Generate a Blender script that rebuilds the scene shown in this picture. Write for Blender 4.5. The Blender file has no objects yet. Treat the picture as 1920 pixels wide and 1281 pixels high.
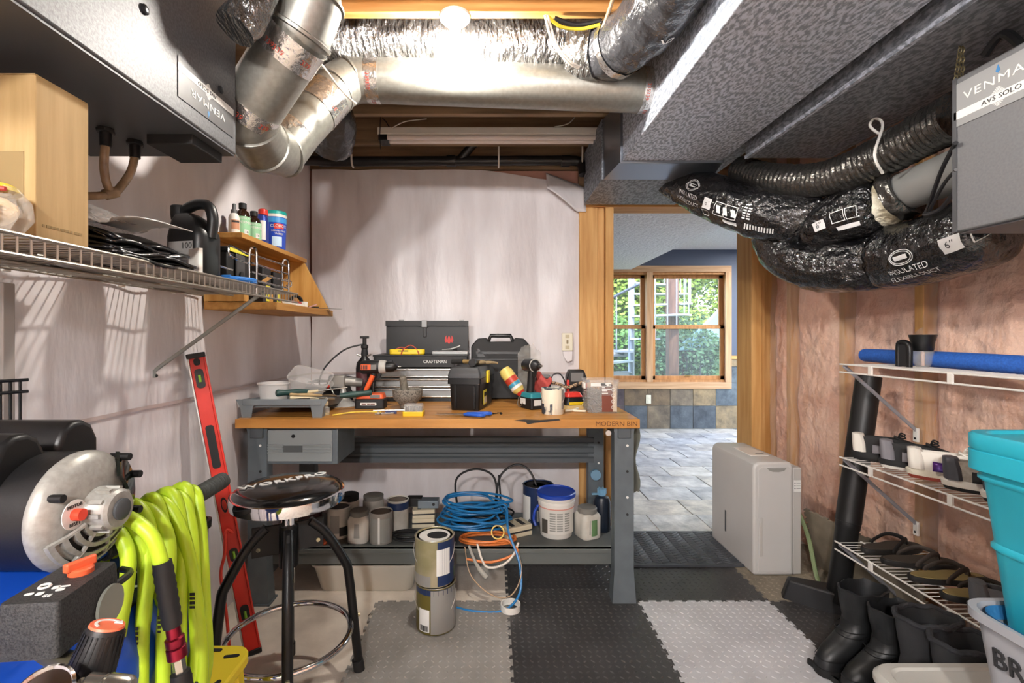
import bpy, bmesh, math, random
from mathutils import Vector, Matrix, Euler, noise
random.seed(7)
PI = math.pi
scene = bpy.context.scene
col = scene.collection
# ---------------------------------------------------------------- camera
H, F, VX, VY = 1.25, 900.0, 922.0, 630.0      # eye height, focal length in pixels, vanishing point
cam_d = bpy.data.cameras.new('camera')
cam = bpy.data.objects.new('camera', cam_d); col.objects.link(cam)
cam.location = (0, 0, H); cam.rotation_euler = (PI/2, 0, 0)
cam_d.sensor_width = 36; cam_d.lens = F/1920*36
cam_d.shift_x = (960-VX)/1920; cam_d.shift_y = -(640.5-VY)/1920
cam_d.clip_start = 0.05
scene.camera = cam
# ---------------------------------------------------------------- world, sun, exposure
vs = scene.view_settings
vs.view_transform = 'Standard'; vs.look = 'None'; vs.gamma = 1; vs.use_curve_mapping = False
vs.exposure = 1.02
scene.cycles.use_denoising = True
scene.cycles.max_bounces = 10; scene.cycles.diffuse_bounces = 6; scene.cycles.glossy_bounces = 5
scene.cycles.transparent_max_bounces = 12; scene.cycles.transmission_bounces = 8
scene.cycles.sample_clamp_indirect = 6
scene.cycles.caustics_reflective = False; scene.cycles.caustics_refractive = False
world = bpy.data.worlds.new('sky'); scene.world = world; world.use_nodes = True
wn = world.node_tree.nodes; wn.clear()
wo = wn.new('ShaderNodeOutputWorld'); wb = wn.new('ShaderNodeBackground'); wsky = wn.new('ShaderNodeTexSky')
wsky.sky_type = 'NISHITA'; wsky.sun_disc = False; wsky.sun_elevation = math.radians(48); wsky.sun_rotation = math.radians(200)
wb.inputs[1].default_value = 1.2
world.node_tree.links.new(wsky.outputs[0], wb.inputs[0]); world.node_tree.links.new(wb.outputs[0], wo.inputs[0])
sun_d = bpy.data.lights.new('sun', 'SUN'); sun = bpy.data.objects.new('sun', sun_d); col.objects.link(sun)
sun.rotation_euler = (math.radians(42), 0, math.radians(20)); sun_d.energy = 3.0; sun_d.angle = 0.01; sun_d.color = (1, .95, .85)
BULB = 900.0        # radiance of the bare bulb over the bench
FILL_GLOBE = 480.0        # radiance of the fill globes added unseen behind the camera
# ---------------------------------------------------------------- helpers
def at(px, py, y):   # photo pixel at depth y -> point of the room
    return Vector(((px-VX)/F*y, y, H-(py-VY)/F*y))
def hexc(h):
    if not isinstance(h, str): return tuple(h)[:3]
    h = h.lstrip('#'); o = []
    for i in (0, 2, 4):
        c = int(h[i:i+2], 16)/255
        o.append(c/12.92 if c <= .04045 else ((c+.055)/1.055)**2.4)
    return tuple(o)
MATS = {}
def m(name, c=None, rough=.5, metal=0, c2=None, scale=12, stretch=(1, 1, 1), bump=0, bscale=None, trans=0, ior=1.45,
      emis=0, coat=0, contrast=(.35, .65), detail=4, spec=.5, alpha=1, tex='noise', rnd=0, sheen=0, aniso=0, bdist=.02, rough2=None):
    if name in MATS: return MATS[name]
    ma = bpy.data.materials.new(name); MATS[name] = ma; ma.use_nodes = True
    nt = ma.node_tree; N = nt.nodes; L = nt.links; bs = N['Principled BSDF']
    c = hexc(c)
    bs.inputs['Base Color'].default_value = (*c, 1); bs.inputs['Roughness'].default_value = rough
    bs.inputs['Metallic'].default_value = metal; bs.inputs['IOR'].default_value = ior
    bs.inputs['Transmission Weight'].default_value = trans; bs.inputs['Coat Weight'].default_value = coat
    bs.inputs['Specular IOR Level'].default_value = spec; bs.inputs['Alpha'].default_value = alpha
    if sheen: bs.inputs['Sheen Weight'].default_value = sheen
    if emis:
        bs.inputs['Emission Color'].default_value = (*c, 1); bs.inputs['Emission Strength'].default_value = emis
    if c2 is not None or bump:
        tc = N.new('ShaderNodeTexCoord'); mp = N.new('ShaderNodeMapping'); mp.inputs['Scale'].default_value = stretch
        L.new(tc.outputs['Object'], mp.inputs['Vector'])
        vec = mp.outputs[0]
        if rnd:
            oi = N.new('ShaderNodeObjectInfo'); ad = N.new('ShaderNodeVectorMath'); ad.operation = 'ADD'
            mu = N.new('ShaderNodeMath'); mu.operation = 'MULTIPLY'; mu.inputs[1].default_value = 37.0
            L.new(oi.outputs['Random'], mu.inputs[0]); L.new(vec, ad.inputs[0]); L.new(mu.outputs[0], ad.inputs[1]); vec = ad.outputs[0]
        def tx(sc):
            if tex == 'voronoi':
                t = N.new('ShaderNodeTexVoronoi'); t.inputs['Scale'].default_value = sc; o = t.outputs['Color']
            else:
                t = N.new('ShaderNodeTexNoise'); t.inputs['Scale'].default_value = sc; t.inputs['Detail'].default_value = detail; o = t.outputs[0]
            L.new(vec, t.inputs['Vector']); return o
        if c2 is not None:
            o = tx(scale); r = N.new('ShaderNodeValToRGB'); L.new(o, r.inputs[0])
            r.color_ramp.elements[0].position = contrast[0]; r.color_ramp.elements[1].position = contrast[1]
            r.color_ramp.elements[0].color = (*hexc(c2), 1); r.color_ramp.elements[1].color = (*c, 1)
            L.new(r.outputs[0], bs.inputs['Base Color'])
            if rough2 is not None:
                q = N.new('ShaderNodeMapRange'); q.inputs['To Min'].default_value = rough2; q.inputs['To Max'].default_value = rough
                L.new(o, q.inputs['Value']); L.new(q.outputs[0], bs.inputs['Roughness'])
        if bump:
            o = tx(bscale or scale*3); b = N.new('ShaderNodeBump'); b.inputs['Strength'].default_value = bump; b.inputs['Distance'].default_value = bdist
            L.new(o, b.inputs['Height']); L.new(b.outputs[0], bs.inputs['Normal'])
    return ma
def film(name, c=None, fac=.12, rough=.12, bump=.6, bscale=9, tint=.97, stretch=(1, 1, 1)):   # thin clear plastic: mostly see-through with glossy creases
    if name in MATS: return MATS[name]
    ma = bpy.data.materials.new(name); MATS[name] = ma; ma.use_nodes = True
    nt = ma.node_tree; N = nt.nodes; L = nt.links; N.clear()
    out = N.new('ShaderNodeOutputMaterial'); mix = N.new('ShaderNodeMixShader'); tr = N.new('ShaderNodeBsdfTransparent'); pr = N.new('ShaderNodeBsdfPrincipled')
    tr.inputs[0].default_value = (tint, tint, tint, 1); pr.inputs['Base Color'].default_value = (*hexc(c), 1); pr.inputs['Roughness'].default_value = rough
    mix.inputs[0].default_value = fac
    tc = N.new('ShaderNodeTexCoord'); mp = N.new('ShaderNodeMapping'); mp.inputs['Scale'].default_value = stretch; t = N.new('ShaderNodeTexNoise'); t.inputs['Scale'].default_value = bscale; t.inputs['Detail'].default_value = 5; t.inputs['Distortion'].default_value = 1.2
    b = N.new('ShaderNodeBump'); b.inputs['Strength'].default_value = bump; b.inputs['Distance'].default_value = .05
    L.new(tc.outputs['Object'], mp.inputs[0]); L.new(mp.outputs[0], t.inputs['Vector']); L.new(t.outputs[0], b.inputs['Height']); L.new(b.outputs[0], pr.inputs['Normal'])
    L.new(tr.outputs[0], mix.inputs[1]); L.new(pr.outputs[0], mix.inputs[2]); L.new(mix.outputs[0], out.inputs[0])
    return ma
def rot(x=0, y=0, z=0): return Euler((math.radians(x), math.radians(y), math.radians(z))).to_matrix().to_4x4()
def T(x, y=None, z=None): return Matrix.Translation(Vector((x, y, z)) if y is not None else Vector(x))
def look(p0, p1):    # matrix whose Z runs from p0 to p1
    p0, p1 = Vector(p0), Vector(p1)
    return T(p0) @ (p1-p0).to_track_quat('Z', 'Y').to_matrix().to_4x4()
def rrect(w, h, r, n=5):
    o = []
    for cx, cy, a in ((w/2-r, h/2-r, 0), (-w/2+r, h/2-r, 90), (-w/2+r, -h/2+r, 180), (w/2-r, -h/2+r, 270)):
        for i in range(n+1):
            t = math.radians(a+90*i/n); o.append((cx+r*math.cos(t), cy+r*math.sin(t)))
    return o
def catmull(pts, n=6, closed=False):
    P = [Vector(p) for p in pts]; o = []; k = len(P)
    for i in range(k if closed else k-1):
        if closed: a, b, c, d = P[(i-1) % k], P[i], P[(i+1) % k], P[(i+2) % k]
        else: a, b, c, d = P[max(i-1, 0)], P[i], P[i+1], P[min(i+2, k-1)]
        for j in range(n):
            t = j/n
            o.append(.5*((2*b)+(c-a)*t+(2*a-5*b+4*c-d)*t*t+(3*b-a-3*c+d)*t**3))
    if not closed: o.append(P[-1])
    return o
def frames(P, closed=False):
    n = len(P); out = []; nor = None
    for i in range(n):
        if closed: tg = P[(i+1) % n]-P[(i-1) % n]
        else: tg = P[min(i+1, n-1)]-P[max(i-1, 0)]
        if tg.length < 1e-9: tg = Vector((0, 0, 1))
        tg.normalize()
        if nor is None:
            up = Vector((0, 0, 1)) if abs(tg.z) < .9 else Vector((0, 1, 0))
            nor = (up-tg*up.dot(tg)).normalized()
        else:
            nor = nor-tg*nor.dot(tg)
            if nor.length < 1e-6: nor = tg.orthogonal()
            nor.normalize()
        out.append((P[i], tg, nor, tg.cross(nor)))
    return out
class B:
    def __init__(s, X=None): s.bm = bmesh.new(); s.X = X or Matrix()
    def add(s, vs, fs, X=None):
        Y = s.X @ X if X is not None else s.X
        v = [s.bm.verts.new(Y @ Vector(p)) for p in vs]
        for f in fs:
            try: s.bm.faces.new([v[i] for i in f])
            except ValueError: pass
        return s
    def box(s, c, d, R=None, top=(1, 1)):
        x, y, z = d[0]/2, d[1]/2, d[2]/2
        vs = [(sx*x*(top[0] if sz > 0 else 1), sy*y*(top[1] if sz > 0 else 1), sz*z) for sz in (-1, 1) for sy in (-1, 1) for sx in (-1, 1)]
        fs = [(0, 2, 3, 1), (4, 5, 7, 6), (0, 1, 5, 4), (2, 6, 7, 3), (0, 4, 6, 2), (1, 3, 7, 5)]
        return s.add(vs, fs, T(c) @ (R or Matrix()))
    def span(s, a, b): # box from corner to corner
        a, b = Vector(a), Vector(b)
        return s.box((a+b)/2, [abs(k) for k in (b-a)])
    def loft(s, rings, cap=True, X=None, closed=False):
        n = len(rings[0]); vs = [p for r in rings for p in r]; fs = []; k = len(rings)
        for i in range(k if closed else k-1):
            for j in range(n):
                a = i*n+j; b = i*n+(j+1) % n; i2 = (i+1) % k
                fs.append((a, b, i2*n+(j+1) % n, i2*n+j))
        if cap and not closed: fs += [tuple(range(n))[::-1], tuple(range((k-1)*n, k*n))]
        return s.add(vs, fs, X)
    def prism(s, poly, z0, z1, X=None, s0=1, s1=1):
        return s.loft([[(p[0]*s0, p[1]*s0, z0) for p in poly], [(p[0]*s1, p[1]*s1, z1) for p in poly]], True, X)
    def lathe(s, prof, X=None, seg=28, cap=True, sq=0):
        def rr(a): return 1 if not sq else (abs(math.cos(a))**sq+abs(math.sin(a))**sq)**(-1/sq)
        R = [[(r*rr(2*PI*j/seg)*math.cos(2*PI*j/seg), r*rr(2*PI*j/seg)*math.sin(2*PI*j/seg), z) for j in range(seg)] for r, z in prof]
        return s.loft(R, cap, X)
    def cyl(s, p0, p1, r0, r1=None, seg=20):
        L = (Vector(p1)-Vector(p0)).length
        return s.lathe([(r0, 0), (r0 if r1 is None else r1, L)], look(p0, p1), seg)
    def tube(s, pts, r, seg=8, sub=0, closed=False, flat=1):
        P = catmull(pts, sub, closed) if sub else [Vector(p) for p in pts]
        n = len(P); R = []
        for i, (p, t, a, b) in enumerate(frames(P, closed)):
            q = r if not isinstance(r, (list, tuple)) else r[0]+(r[-1]-r[0])*i/max(n-1, 1)
            R.append([p+a*q*math.cos(2*PI*j/seg)+b*q*flat*math.sin(2*PI*j/seg) for j in range(seg)])
        return s.loft(R, True, None, closed)
    def sph(s, c, r, seg=16, X=None):
        r = (r, r, r) if not isinstance(r, (list, tuple)) else r; h = seg//2
        rings = [[(r[0]*math.sin(PI*i/h)*math.cos(2*PI*j/seg), r[1]*math.sin(PI*i/h)*math.sin(2*PI*j/seg), -r[2]*math.cos(PI*i/h)) for j in range(seg)] for i in range(1, h)]
        return s.loft(rings, True, T(c) @ (X or Matrix()))
    def torus(s, c, R, r, X=None, seg=32, rs=8):
        return s.loft([[((R+r*math.cos(2*PI*j/rs))*math.cos(2*PI*i/seg), (R+r*math.cos(2*PI*j/rs))*math.sin(2*PI*i/seg), r*math.sin(2*PI*j/rs)) for j in range(rs)] for i in range(seg)], False, T(c) @ (X or Matrix()), True)
    def grid(s, fn, nu, nv, close=False):
        vs = [fn(i/nu, j/nv) for i in range(nu+1) for j in range(nv+1)]; w = nv+1
        return s.add(vs, [(i*w+j, (i+1)*w+j, (i+1)*w+j+1, i*w+j+1) for i in range(nu) for j in range(nv)])
    def build(s, name, mat, par=None, bev=0, ang=38, kind=None, loc=None, R=None, flat=False, label=None, solid=0, segs=2):
        bmesh.ops.recalc_face_normals(s.bm, faces=s.bm.faces)
        me = bpy.data.meshes.new(name); s.bm.to_mesh(me); s.bm.free()
        return mesh_obj(name, me, mat, par, bev, ang, kind, loc, R, flat, label, solid, segs)
def mesh_obj(name, me, mat, par=None, bev=0, ang=38, kind=None, loc=None, R=None, flat=False, label=None, solid=0, segs=2):
    if mat is not None and not me.materials: me.materials.append(mat)
    if not flat:
        me.shade_smooth()
        me.set_sharp_from_angle(angle=math.radians(ang))
    o = bpy.data.objects.new(name, me); col.objects.link(o)
    if solid: md = o.modifiers.new('solid', 'SOLIDIFY'); md.thickness = solid
    if bev: md = o.modifiers.new('bevel', 'BEVEL'); md.width = bev; md.segments = segs; md.limit_method = 'ANGLE'; md.angle_limit = math.radians(40)
    if par: o.parent = par
    if loc is not None: o.location = loc
    if R is not None: o.rotation_euler = R
    if kind: o['kind'] = kind
    if label: o['label'] = label
    return o
def thing(name, label, cat, loc=(0, 0, 0), rz=0, group=None, R=None):
    o = bpy.data.objects.new(name, None); col.objects.link(o); o.empty_display_size = .05
    o.location = loc; o.rotation_euler = R if R is not None else (0, 0, math.radians(rz)); tag(o, label, cat, group); return o
def tag(o, label, cat, group=None):
    o['label'] = label; o['category'] = cat
    if group: o['group'] = group
    return o
def dup(root, loc=None, rz=None, label=None):
    r = root.copy(); col.objects.link(r)
    if loc is not None: r.location = loc
    if rz is not None: r.rotation_euler[2] = math.radians(rz)
    if label: r['label'] = label
    for ch in [o for o in bpy.data.objects if o.parent == root]:
        c = ch.copy(); col.objects.link(c); c.parent = r
        for g in [o for o in bpy.data.objects if o.parent == ch]:
            d = g.copy(); col.objects.link(d); d.parent = c
    return r
def share(o, name=None, loc=None, R=None, par=None):     # a further piece that shares its mesh
    c = o.copy(); col.objects.link(c)
    if loc is not None: c.location = loc
    if R is not None: c.rotation_euler = R
    if par is not None: c.parent = par
    return c
FRONT = rot(90, 0, 0)                 # text plane facing the camera (-Y)
def text(s, size, mat, par, X, name='lettering', wrap=0, ext=.0004, sx=1, fn=None, align='CENTER', sp=1):
    cu = bpy.data.curves.new(name, 'FONT'); cu.body = s; cu.size = size; cu.align_x = align; cu.align_y = 'CENTER'; cu.extrude = ext; cu.resolution_u = 2; cu.space_character = sp
    o = bpy.data.objects.new(name, cu); col.objects.link(o)
    bpy.context.view_layer.update()
    me = bpy.data.meshes.new_from_object(o.evaluated_get(bpy.context.evaluated_depsgraph_get()))
    bpy.data.objects.remove(o); bpy.data.curves.remove(cu)
    for v in me.vertices:
        p = v.co.copy(); p.x *= sx
        if fn: p = Vector(fn(p.x, p.y, p.z))
        elif wrap:                    # bend round an upright cylinder of this radius, facing -Y
            a = p.x/wrap; p = Vector((math.sin(a)*(wrap+p.z), -math.cos(a)*(wrap+p.z), p.y))
        v.co = X @ p
    me.materials.clear()
    return mesh_obj(name, me, mat, par, flat=True)
def patch(par, name, mat, r, a0, a1, z0, z1, n=14, off=.0006, X=None):   # a label wrapped on an upright cylinder; angle 0 faces the camera
    b = B(X)
    def f(u, v):
        a = math.radians(a0+(a1-a0)*u); return (math.sin(a)*(r+off), -math.cos(a)*(r+off), z0+(z1-z0)*v)
    return b.grid(f, n, 1).build(name, mat, par)
# ================================================================ materials of the setting
WOOD = lambda n, c, c2, ax, sc=2.2, **k: m(n, c, k.pop('rough', .6), c2=c2, scale=sc, stretch=tuple(1 if i == ax else 14 for i in range(3)), contrast=(.3, .7), detail=6, bump=.08, bscale=4, rnd=1, **k)
pineX = WOOD('pine_along_x', '#d9a765', '#b5793a', 0)
pineY = WOOD('pine_along_y', '#cf9b57', '#a9702f', 1)
pineZ = WOOD('pine_along_z', '#d8ab6e', '#bd8a4c', 2)
joistX = WOOD('joist_lumber', '#a58a6c', '#705a45', 0)
poly = m('white_vapour_barrier', '#dedadc', .33, c2='#d0cacb', scale=2.5, stretch=(3, 3, .8), bump=.16, bscale=6, bdist=.03, spec=.35)
polyseam = m('barrier_seam', '#b9aba8', .35)
concrete = m('concrete', '#d6ccbe', .75, c2='#b9aea2', scale=6, detail=8, bump=.1, bscale=90)
paintblue = m('grey_blue_paint', '#555c6d', .6, bump=.05, bscale=200)
ceiltex = m('stippled_ceiling', '#f0f1f5', .8, bump=1.0, bscale=38, bdist=.03)
osb = m('subfloor_board', '#6b5238', .8, c2='#4a3522', scale=14, detail=6)
slate_grout = m('grout', '#8c8a84', .9)
def slate_mat(name, ramp, rough):
    ma = bpy.data.materials.new(name); ma.use_nodes = True; N = ma.node_tree.nodes; L = ma.node_tree.links; bs = N['Principled BSDF']
    oi = N.new('ShaderNodeObjectInfo'); r = N.new('ShaderNodeValToRGB'); r.color_ramp.interpolation = 'CONSTANT'
    e = r.color_ramp.elements
    while len(e) < len(ramp): e.new(.5)
    for i, c in enumerate(ramp): e[i].position = i/len(ramp); e[i].color = (*hexc(c), 1)
    tc = N.new('ShaderNodeTexCoord'); ad = N.new('ShaderNodeVectorMath'); mu = N.new('ShaderNodeMath'); mu.operation = 'MULTIPLY'; mu.inputs[1].default_value = 51
    n = N.new('ShaderNodeTexNoise'); n.inputs['Scale'].default_value = 7; n.inputs['Detail'].default_value = 7; n.inputs['Roughness'].default_value = .62
    mx = N.new('ShaderNodeMix'); mx.data_type = 'RGBA'; mx.blend_type = 'OVERLAY'; mx.inputs[0].default_value = .75
    rr = N.new('ShaderNodeValToRGB'); rr.color_ramp.elements[0].position = .32; rr.color_ramp.elements[1].position = .7; rr.color_ramp.elements[0].color = (.16, .15, .16, 1); rr.color_ramp.elements[1].color = (.8, .76, .7, 1)
    b = N.new('ShaderNodeBump'); b.inputs['Strength'].default_value = .5; b.inputs['Distance'].default_value = .02
    L.new(oi.outputs['Random'], r.inputs[0]); L.new(oi.outputs['Random'], mu.inputs[0]); L.new(tc.outputs['Object'], ad.inputs[0]); L.new(mu.outputs[0], ad.inputs[1]); L.new(ad.outputs[0], n.inputs['Vector'])
    L.new(r.outputs[0], mx.inputs[6]); L.new(n.outputs[0], rr.inputs[0]); L.new(rr.outputs[0], mx.inputs[7]); L.new(mx.outputs[2], bs.inputs['Base Color'])
    L.new(n.outputs[0], b.inputs['Height']); L.new(b.outputs[0], bs.inputs['Normal']); bs.inputs['Roughness'].default_value = rough
    return ma
slate_wall = slate_mat('slate_wall_tile', ['#5d666c', '#6f6353', '#53474b', '#76654a', '#566069', '#8d7a5c', '#4d545c', '#6b5a45'], .5)
slate_floor = slate_mat('slate_floor_tile', ['#b5b5b5', '#c4c2be', '#a8a8a9', '#bbb7b0', '#adafb2'], .32)
Y0 = -4.2
XL, XR, YB, ZC = -1.2, 1.85, 3.2, 2.45       # left and right wall planes, back wall plane, joist undersides
def S(o): o['kind'] = 'structure'; return o
# ---------------------------------------------------------------- workroom shell
S(B().span((-1.4, Y0, -.1), (2.1, 3.33, 0)).build('floor', concrete))
def bulge(u, z):      # sheet sagging between the studs, pulled tight at the top and bottom
    k = abs(math.sin(u/.406*PI))
    return .016*k*min(1, z/.3)+.010*noise.noise(Vector((u*2.1, z*1.6, 3)))+.006*noise.noise(Vector((u*7, z*3, 9)))
wl = S(B().grid(lambda u, v: (XL-.012+bulge(Y0+(3.2-Y0)*u, 2.69*v), Y0+(3.2-Y0)*u, 2.69*v), 240, 60).build('wall_left', poly, solid=.0))
S(B().span((-1.4, Y0, 0), (-1.235, 3.33, 2.7)).build('wall_left_core', m('insulation_behind', '#b98a7c', .9)))
b = B()
for k in range(3): b.grid(lambda u, v: (XL-.006+bulge(Y0+(3.2-Y0)*u, 1.0)+.004, Y0+(3.2-Y0)*u, .996+.012*v+.01*noise.noise(Vector((u*6, 0, 1)))), 120, 1); break
b.build('barrier_seam', polyseam, wl)
wb_ = S(B().grid(lambda u, v: (XL+1.80*u, YB+.012-bulge(XL+1.80*u+.1, 2.36*v), (2.36-.10*max(0, u-.63)/.37)*v), 70, 60).build('wall_back', poly))
S(B().span((-1.4, YB+.03, 0), (.58, 3.33, 2.36)).build('wall_back_core', m('insulation_behind')))
B().grid(lambda u, v: (XL+1.76*u, YB+.002-bulge(XL+1.76*u+.1, 1.0), .996+.012*v), 60, 1).build('barrier_seam', polyseam, wb_)
# loose corner of the sheet drooping in front of the top plate
B().grid(lambda u, v: (.36+.26*u, YB-.02-.05*v-.02*math.sin(u*5)*v, 2.33-.10*u-(.19-.10*abs(u-.75))*v), 12, 8).build('sheet_flap', poly, wb_, solid=.002)
# rough framing of the doorway, each stud a part
for x0, x1, y0 in ((.58, .70, 3.17), (.702, .745, 3.18), (.748, .80, 3.15)):
    B().span((x0, y0, 0), (x1, 3.33, 2.13 if x0 < .6 else 2.1)).build('stud', pineZ, wb_, bev=.002)
for x0, x1, y0 in ((1.70, 1.765, 3.14), (1.768, 1.81, 3.18), (1.812, 1.95, 3.24)):
    B().span((x0, y0, 0), (x1, 3.33, 2.12)).build('stud', pineZ, wb_, bev=.002)
for z0, z1, y0, x0 in ((2.10, 2.125, 3.16, .60), (2.128, 2.17, 3.15, .61), (2.172, 2.36, 3.19, .58)):
    B().span((x0, y0, z0), (1.84, 3.33, z1)).build('header', pineX if z0 < 2.17 else joistX, wb_, bev=.002)
S(B().span((-1.4, 3.23, 2.37), (2.1, 3.33, 2.7)).build('wall_rim', joistX))
B().span((.803, 3.2, 0), (.81, 3.33, 2.1)).build('jamb_liner', m('jamb_dark', '#3b2f28', .7), wb_)
# right wall: studs, pink batts and a clear sheet in front
wr = S(B().span((1.96, Y0, 0), (2.1, 3.33, 2.7)).build('wall_right', m('sheathing', '#8a6a4a', .9)))
pink = m('pink_fibreglass', '#f6cdb0', .95, c2='#e6a988', scale=5, detail=8, bump=1, bscale=16, bdist=.04, contrast=(.3, .72))
ys = [3.02-.46*k for k in range(16)]
for y in ys: B().span((1.868, y-.02, 0), (1.96, y+.02, 2.69)).build('stud', pineZ, wr)
ed = [3.2]+ys
for k in range(16):
    y1, y0 = (ed[k]-.02 if k else 3.2), ed[k+1]+.02
    def fn(u, v, y0=y0, y1=y1):
        e = min(1, 6*min(u, 1-u)); y = y0+(y1-y0)*u; z = 2.69*v
        return (1.955-.075*e**.5-.018*e*noise.fractal(Vector((y*5, z*4, 2)), 1, 2, 4), y, z)
    B().grid(fn, 14, 70).build('insulation_batt', pink, wr)
clear = film('clear_poly_sheet', '#eee6e6', .22, .1, 1.0, 6, stretch=(1, 1, .4))
def sheet(u, v):
    y = Y0+(3.19-Y0)*u; z = 2.69*v
    w = .020*noise.fractal(Vector((y*1.6, z*1.1, 5)), 1, 2, 3)+.010*noise.ridged_multi_fractal(Vector((y*2+z*.8, z*1.3, 7)), 1, 2, 2, 1, 2)*.5
    return (XR+.012-w, y, z)
B().grid(sheet, 240, 90).build('clear_plastic_sheet', clear, wr)
S(B().span((-1.4, Y0-.1, 0), (2.1, Y0, 2.7)).build('wall_front', m('painted_board', '#e6e2dc', .7)))
# ceiling: subfloor and joists that run across the room
ce = S(B().span((-1.4, Y0-.1, 2.69), (2.1, 3.33, 2.75)).build('ceiling', osb))
for k in range(18):
    y = 3.0-.408*k
    if y < -4.1: break
    if abs(y-1.776) < .02: B().span((-1.235, y, ZC), (1.96, y+.04, 2.69)).build('joist', pineX, ce, bev=.002)
    else: B().span((-1.235, y, ZC), (1.96, y+.04, 2.69)).build('joist', joistX, ce, bev=.002)
B().span((-.5, 2.03, 2.452), (.62, 2.12, 2.458)).build('blocking', pineX, ce)
# ---------------------------------------------------------------- the tiled room beyond the doorway
NX0, NX1, NY1 = -1.6, 4.6, 6.45
S(B().span((NX0, 3.33, -.1), (NX1, NY1, -.012)).build('floor_beyond', slate_grout))
fl = S(B().span((NX0, 3.33, -.012), (.15, NY1, -.004)).build('floor_slate', slate_floor))
base = None
for r in range(10):
    for c in range(9):
        x = .18+.41*c+(.2 if r % 2 else 0)+random.uniform(-.03, .03)*0; y = 3.34+.315*r
        w, h = .404, .309
        if base is None:
            base = B().box((0, 0, -.004), (w, h, .010)).build('floor_tile', slate_floor, fl, bev=.002, segs=1); o = base
        else: o = share(base)
        o.location = (x+.2, y+.155, random.uniform(-.0012, .0012)); o.rotation_euler = (random.uniform(-.003, .003), random.uniform(-.003, .003), 0)
for k in range(3):
    o = share(base); o.location = (.90+.345*k, 3.185, .0035); o.scale = (.84, .98, 1)
# far wall with window opening (x 1.06..3.18, z .63..2.107)
wf = S(B().span((NX0, NY1, 0), (1.06, NY1+.15, 2.5)).span((3.18, NY1, 0), (NX1, NY1+.15, 2.5)).span((1.06, NY1, 0), (3.18, NY1+.15, .63)).span((1.06, NY1, 2.107), (3.18, NY1+.15, 2.5)).build('wall_far', paintblue))
wbase = None
def wtile(x, z, w, h):
    global wbase
    key = (round(w, 3), round(h, 3))
    if key not in WT: WT[key] = B().box((0, 0, 0), (w-.006, .014, h-.006)).build('wall_tile', slate_wall, wf, bev=.0015, segs=1); o = WT[key]
    else: o = share(WT[key])
    o.location = (x+w/2, NY1-.006+random.uniform(-.001, .001), z+h/2)
WT = {}
B().span((NX0, NY1-.004, 0), (NX1, NY1, .62)).build('grout_bed', slate_grout, wf)
for c in range(13):
    x = .55+.307*c
    for r in range(2): wtile(x, .005+.307*r, .307, .307)
    if x > 3.18 or x < .9: wtile(x, .619, .307, .215); wtile(x, .836, .307, .10)
wtile(3.182, .619, .131, .215); wtile(3.182, .836, .131, .10)
B().span((3.2, NY1-.022, .938), (NX1, NY1, .985)).span((NX0, NY1-.022, .938), (1.0, NY1, .985)).build('chair_rail', pineX, wf)
S(B().span((NX0, 3.33, 2.41), (NX1, NY1+.1, 2.55)).build('ceiling_beyond', ceiltex))
S(B().span((NX0, 3.34, 2.14), (1.864, NY1, 2.41)).build('ceiling_soffit', ceiltex))
S(B().span((NX0-.1, 3.3, 0), (NX0, NY1+.15, 2.5)).build('wall_beyond_left', paintblue))
# right wall of the far room, with an unseen gap added to admit daylight
S(B().span((NX1, 3.3, 0), (NX1+.1, 3.7, 2.5)).span((NX1, 6.2, 0), (NX1+.1, NY1+.15, 2.5)).span((NX1, 3.7, 2.15), (NX1+.1, 6.2, 2.5)).build('wall_beyond_right', paintblue))
S(B().span((2.1, 3.3, 0), (NX1, 3.34, 2.5)).span((NX0, 3.331, 0), (.57, 3.36, 2.5)).span((.57, 3.331, 2.13), (2.1, 3.36, 2.5)).build('wall_partition', paintblue))
# portals that only help the renderer find the daylight
for lc, ro, sx, sy in (((NX1-.01, 4.95, 1.07), (0, PI/2, 0), 2.15, 2.5), ((2.12, NY1-.02, 1.37), (-PI/2, 0, 0), 2.1, 1.47)):
    ld = bpy.data.lights.new('daylight_portal', 'AREA'); ld.shape = 'RECTANGLE'; ld.size = sx; ld.size_y = sy; ld.cycles.is_portal = True
    lo = bpy.data.objects.new('daylight_portal', ld); col.objects.link(lo); lo.location = lc; lo.rotation_euler = ro
rl = m('fill_disc_glow', (.94, .97, 1), .4, emis=300)  # glowing ceiling discs added out of view to brighten the far room
for x, y, lb in ((2.75, 4.2, 'added round fill light just inside the slate-floored room'), (3.55, 5.6, 'added round fill light beside the pine window'), (4.0, 4.2, 'added round fill light near the added daylight gap'), (4.25, 5.6, 'added round fill light in the corner by the added daylight gap')):
    t = thing('fill_disc', lb, 'light fixture', (x, y, 2.41), group='added fill lights in the far room')
    B().lathe([(.095, 0), (.095, -.006), (.078, -.008), (.078, 0)], seg=24).build('trim_ring', m('fill_disc_trim', '#e4e4e2', .5), t)
    B().cyl((0, 0, -.004), (0, 0, 0), .078, seg=24).build('lens', rl, t)
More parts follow.
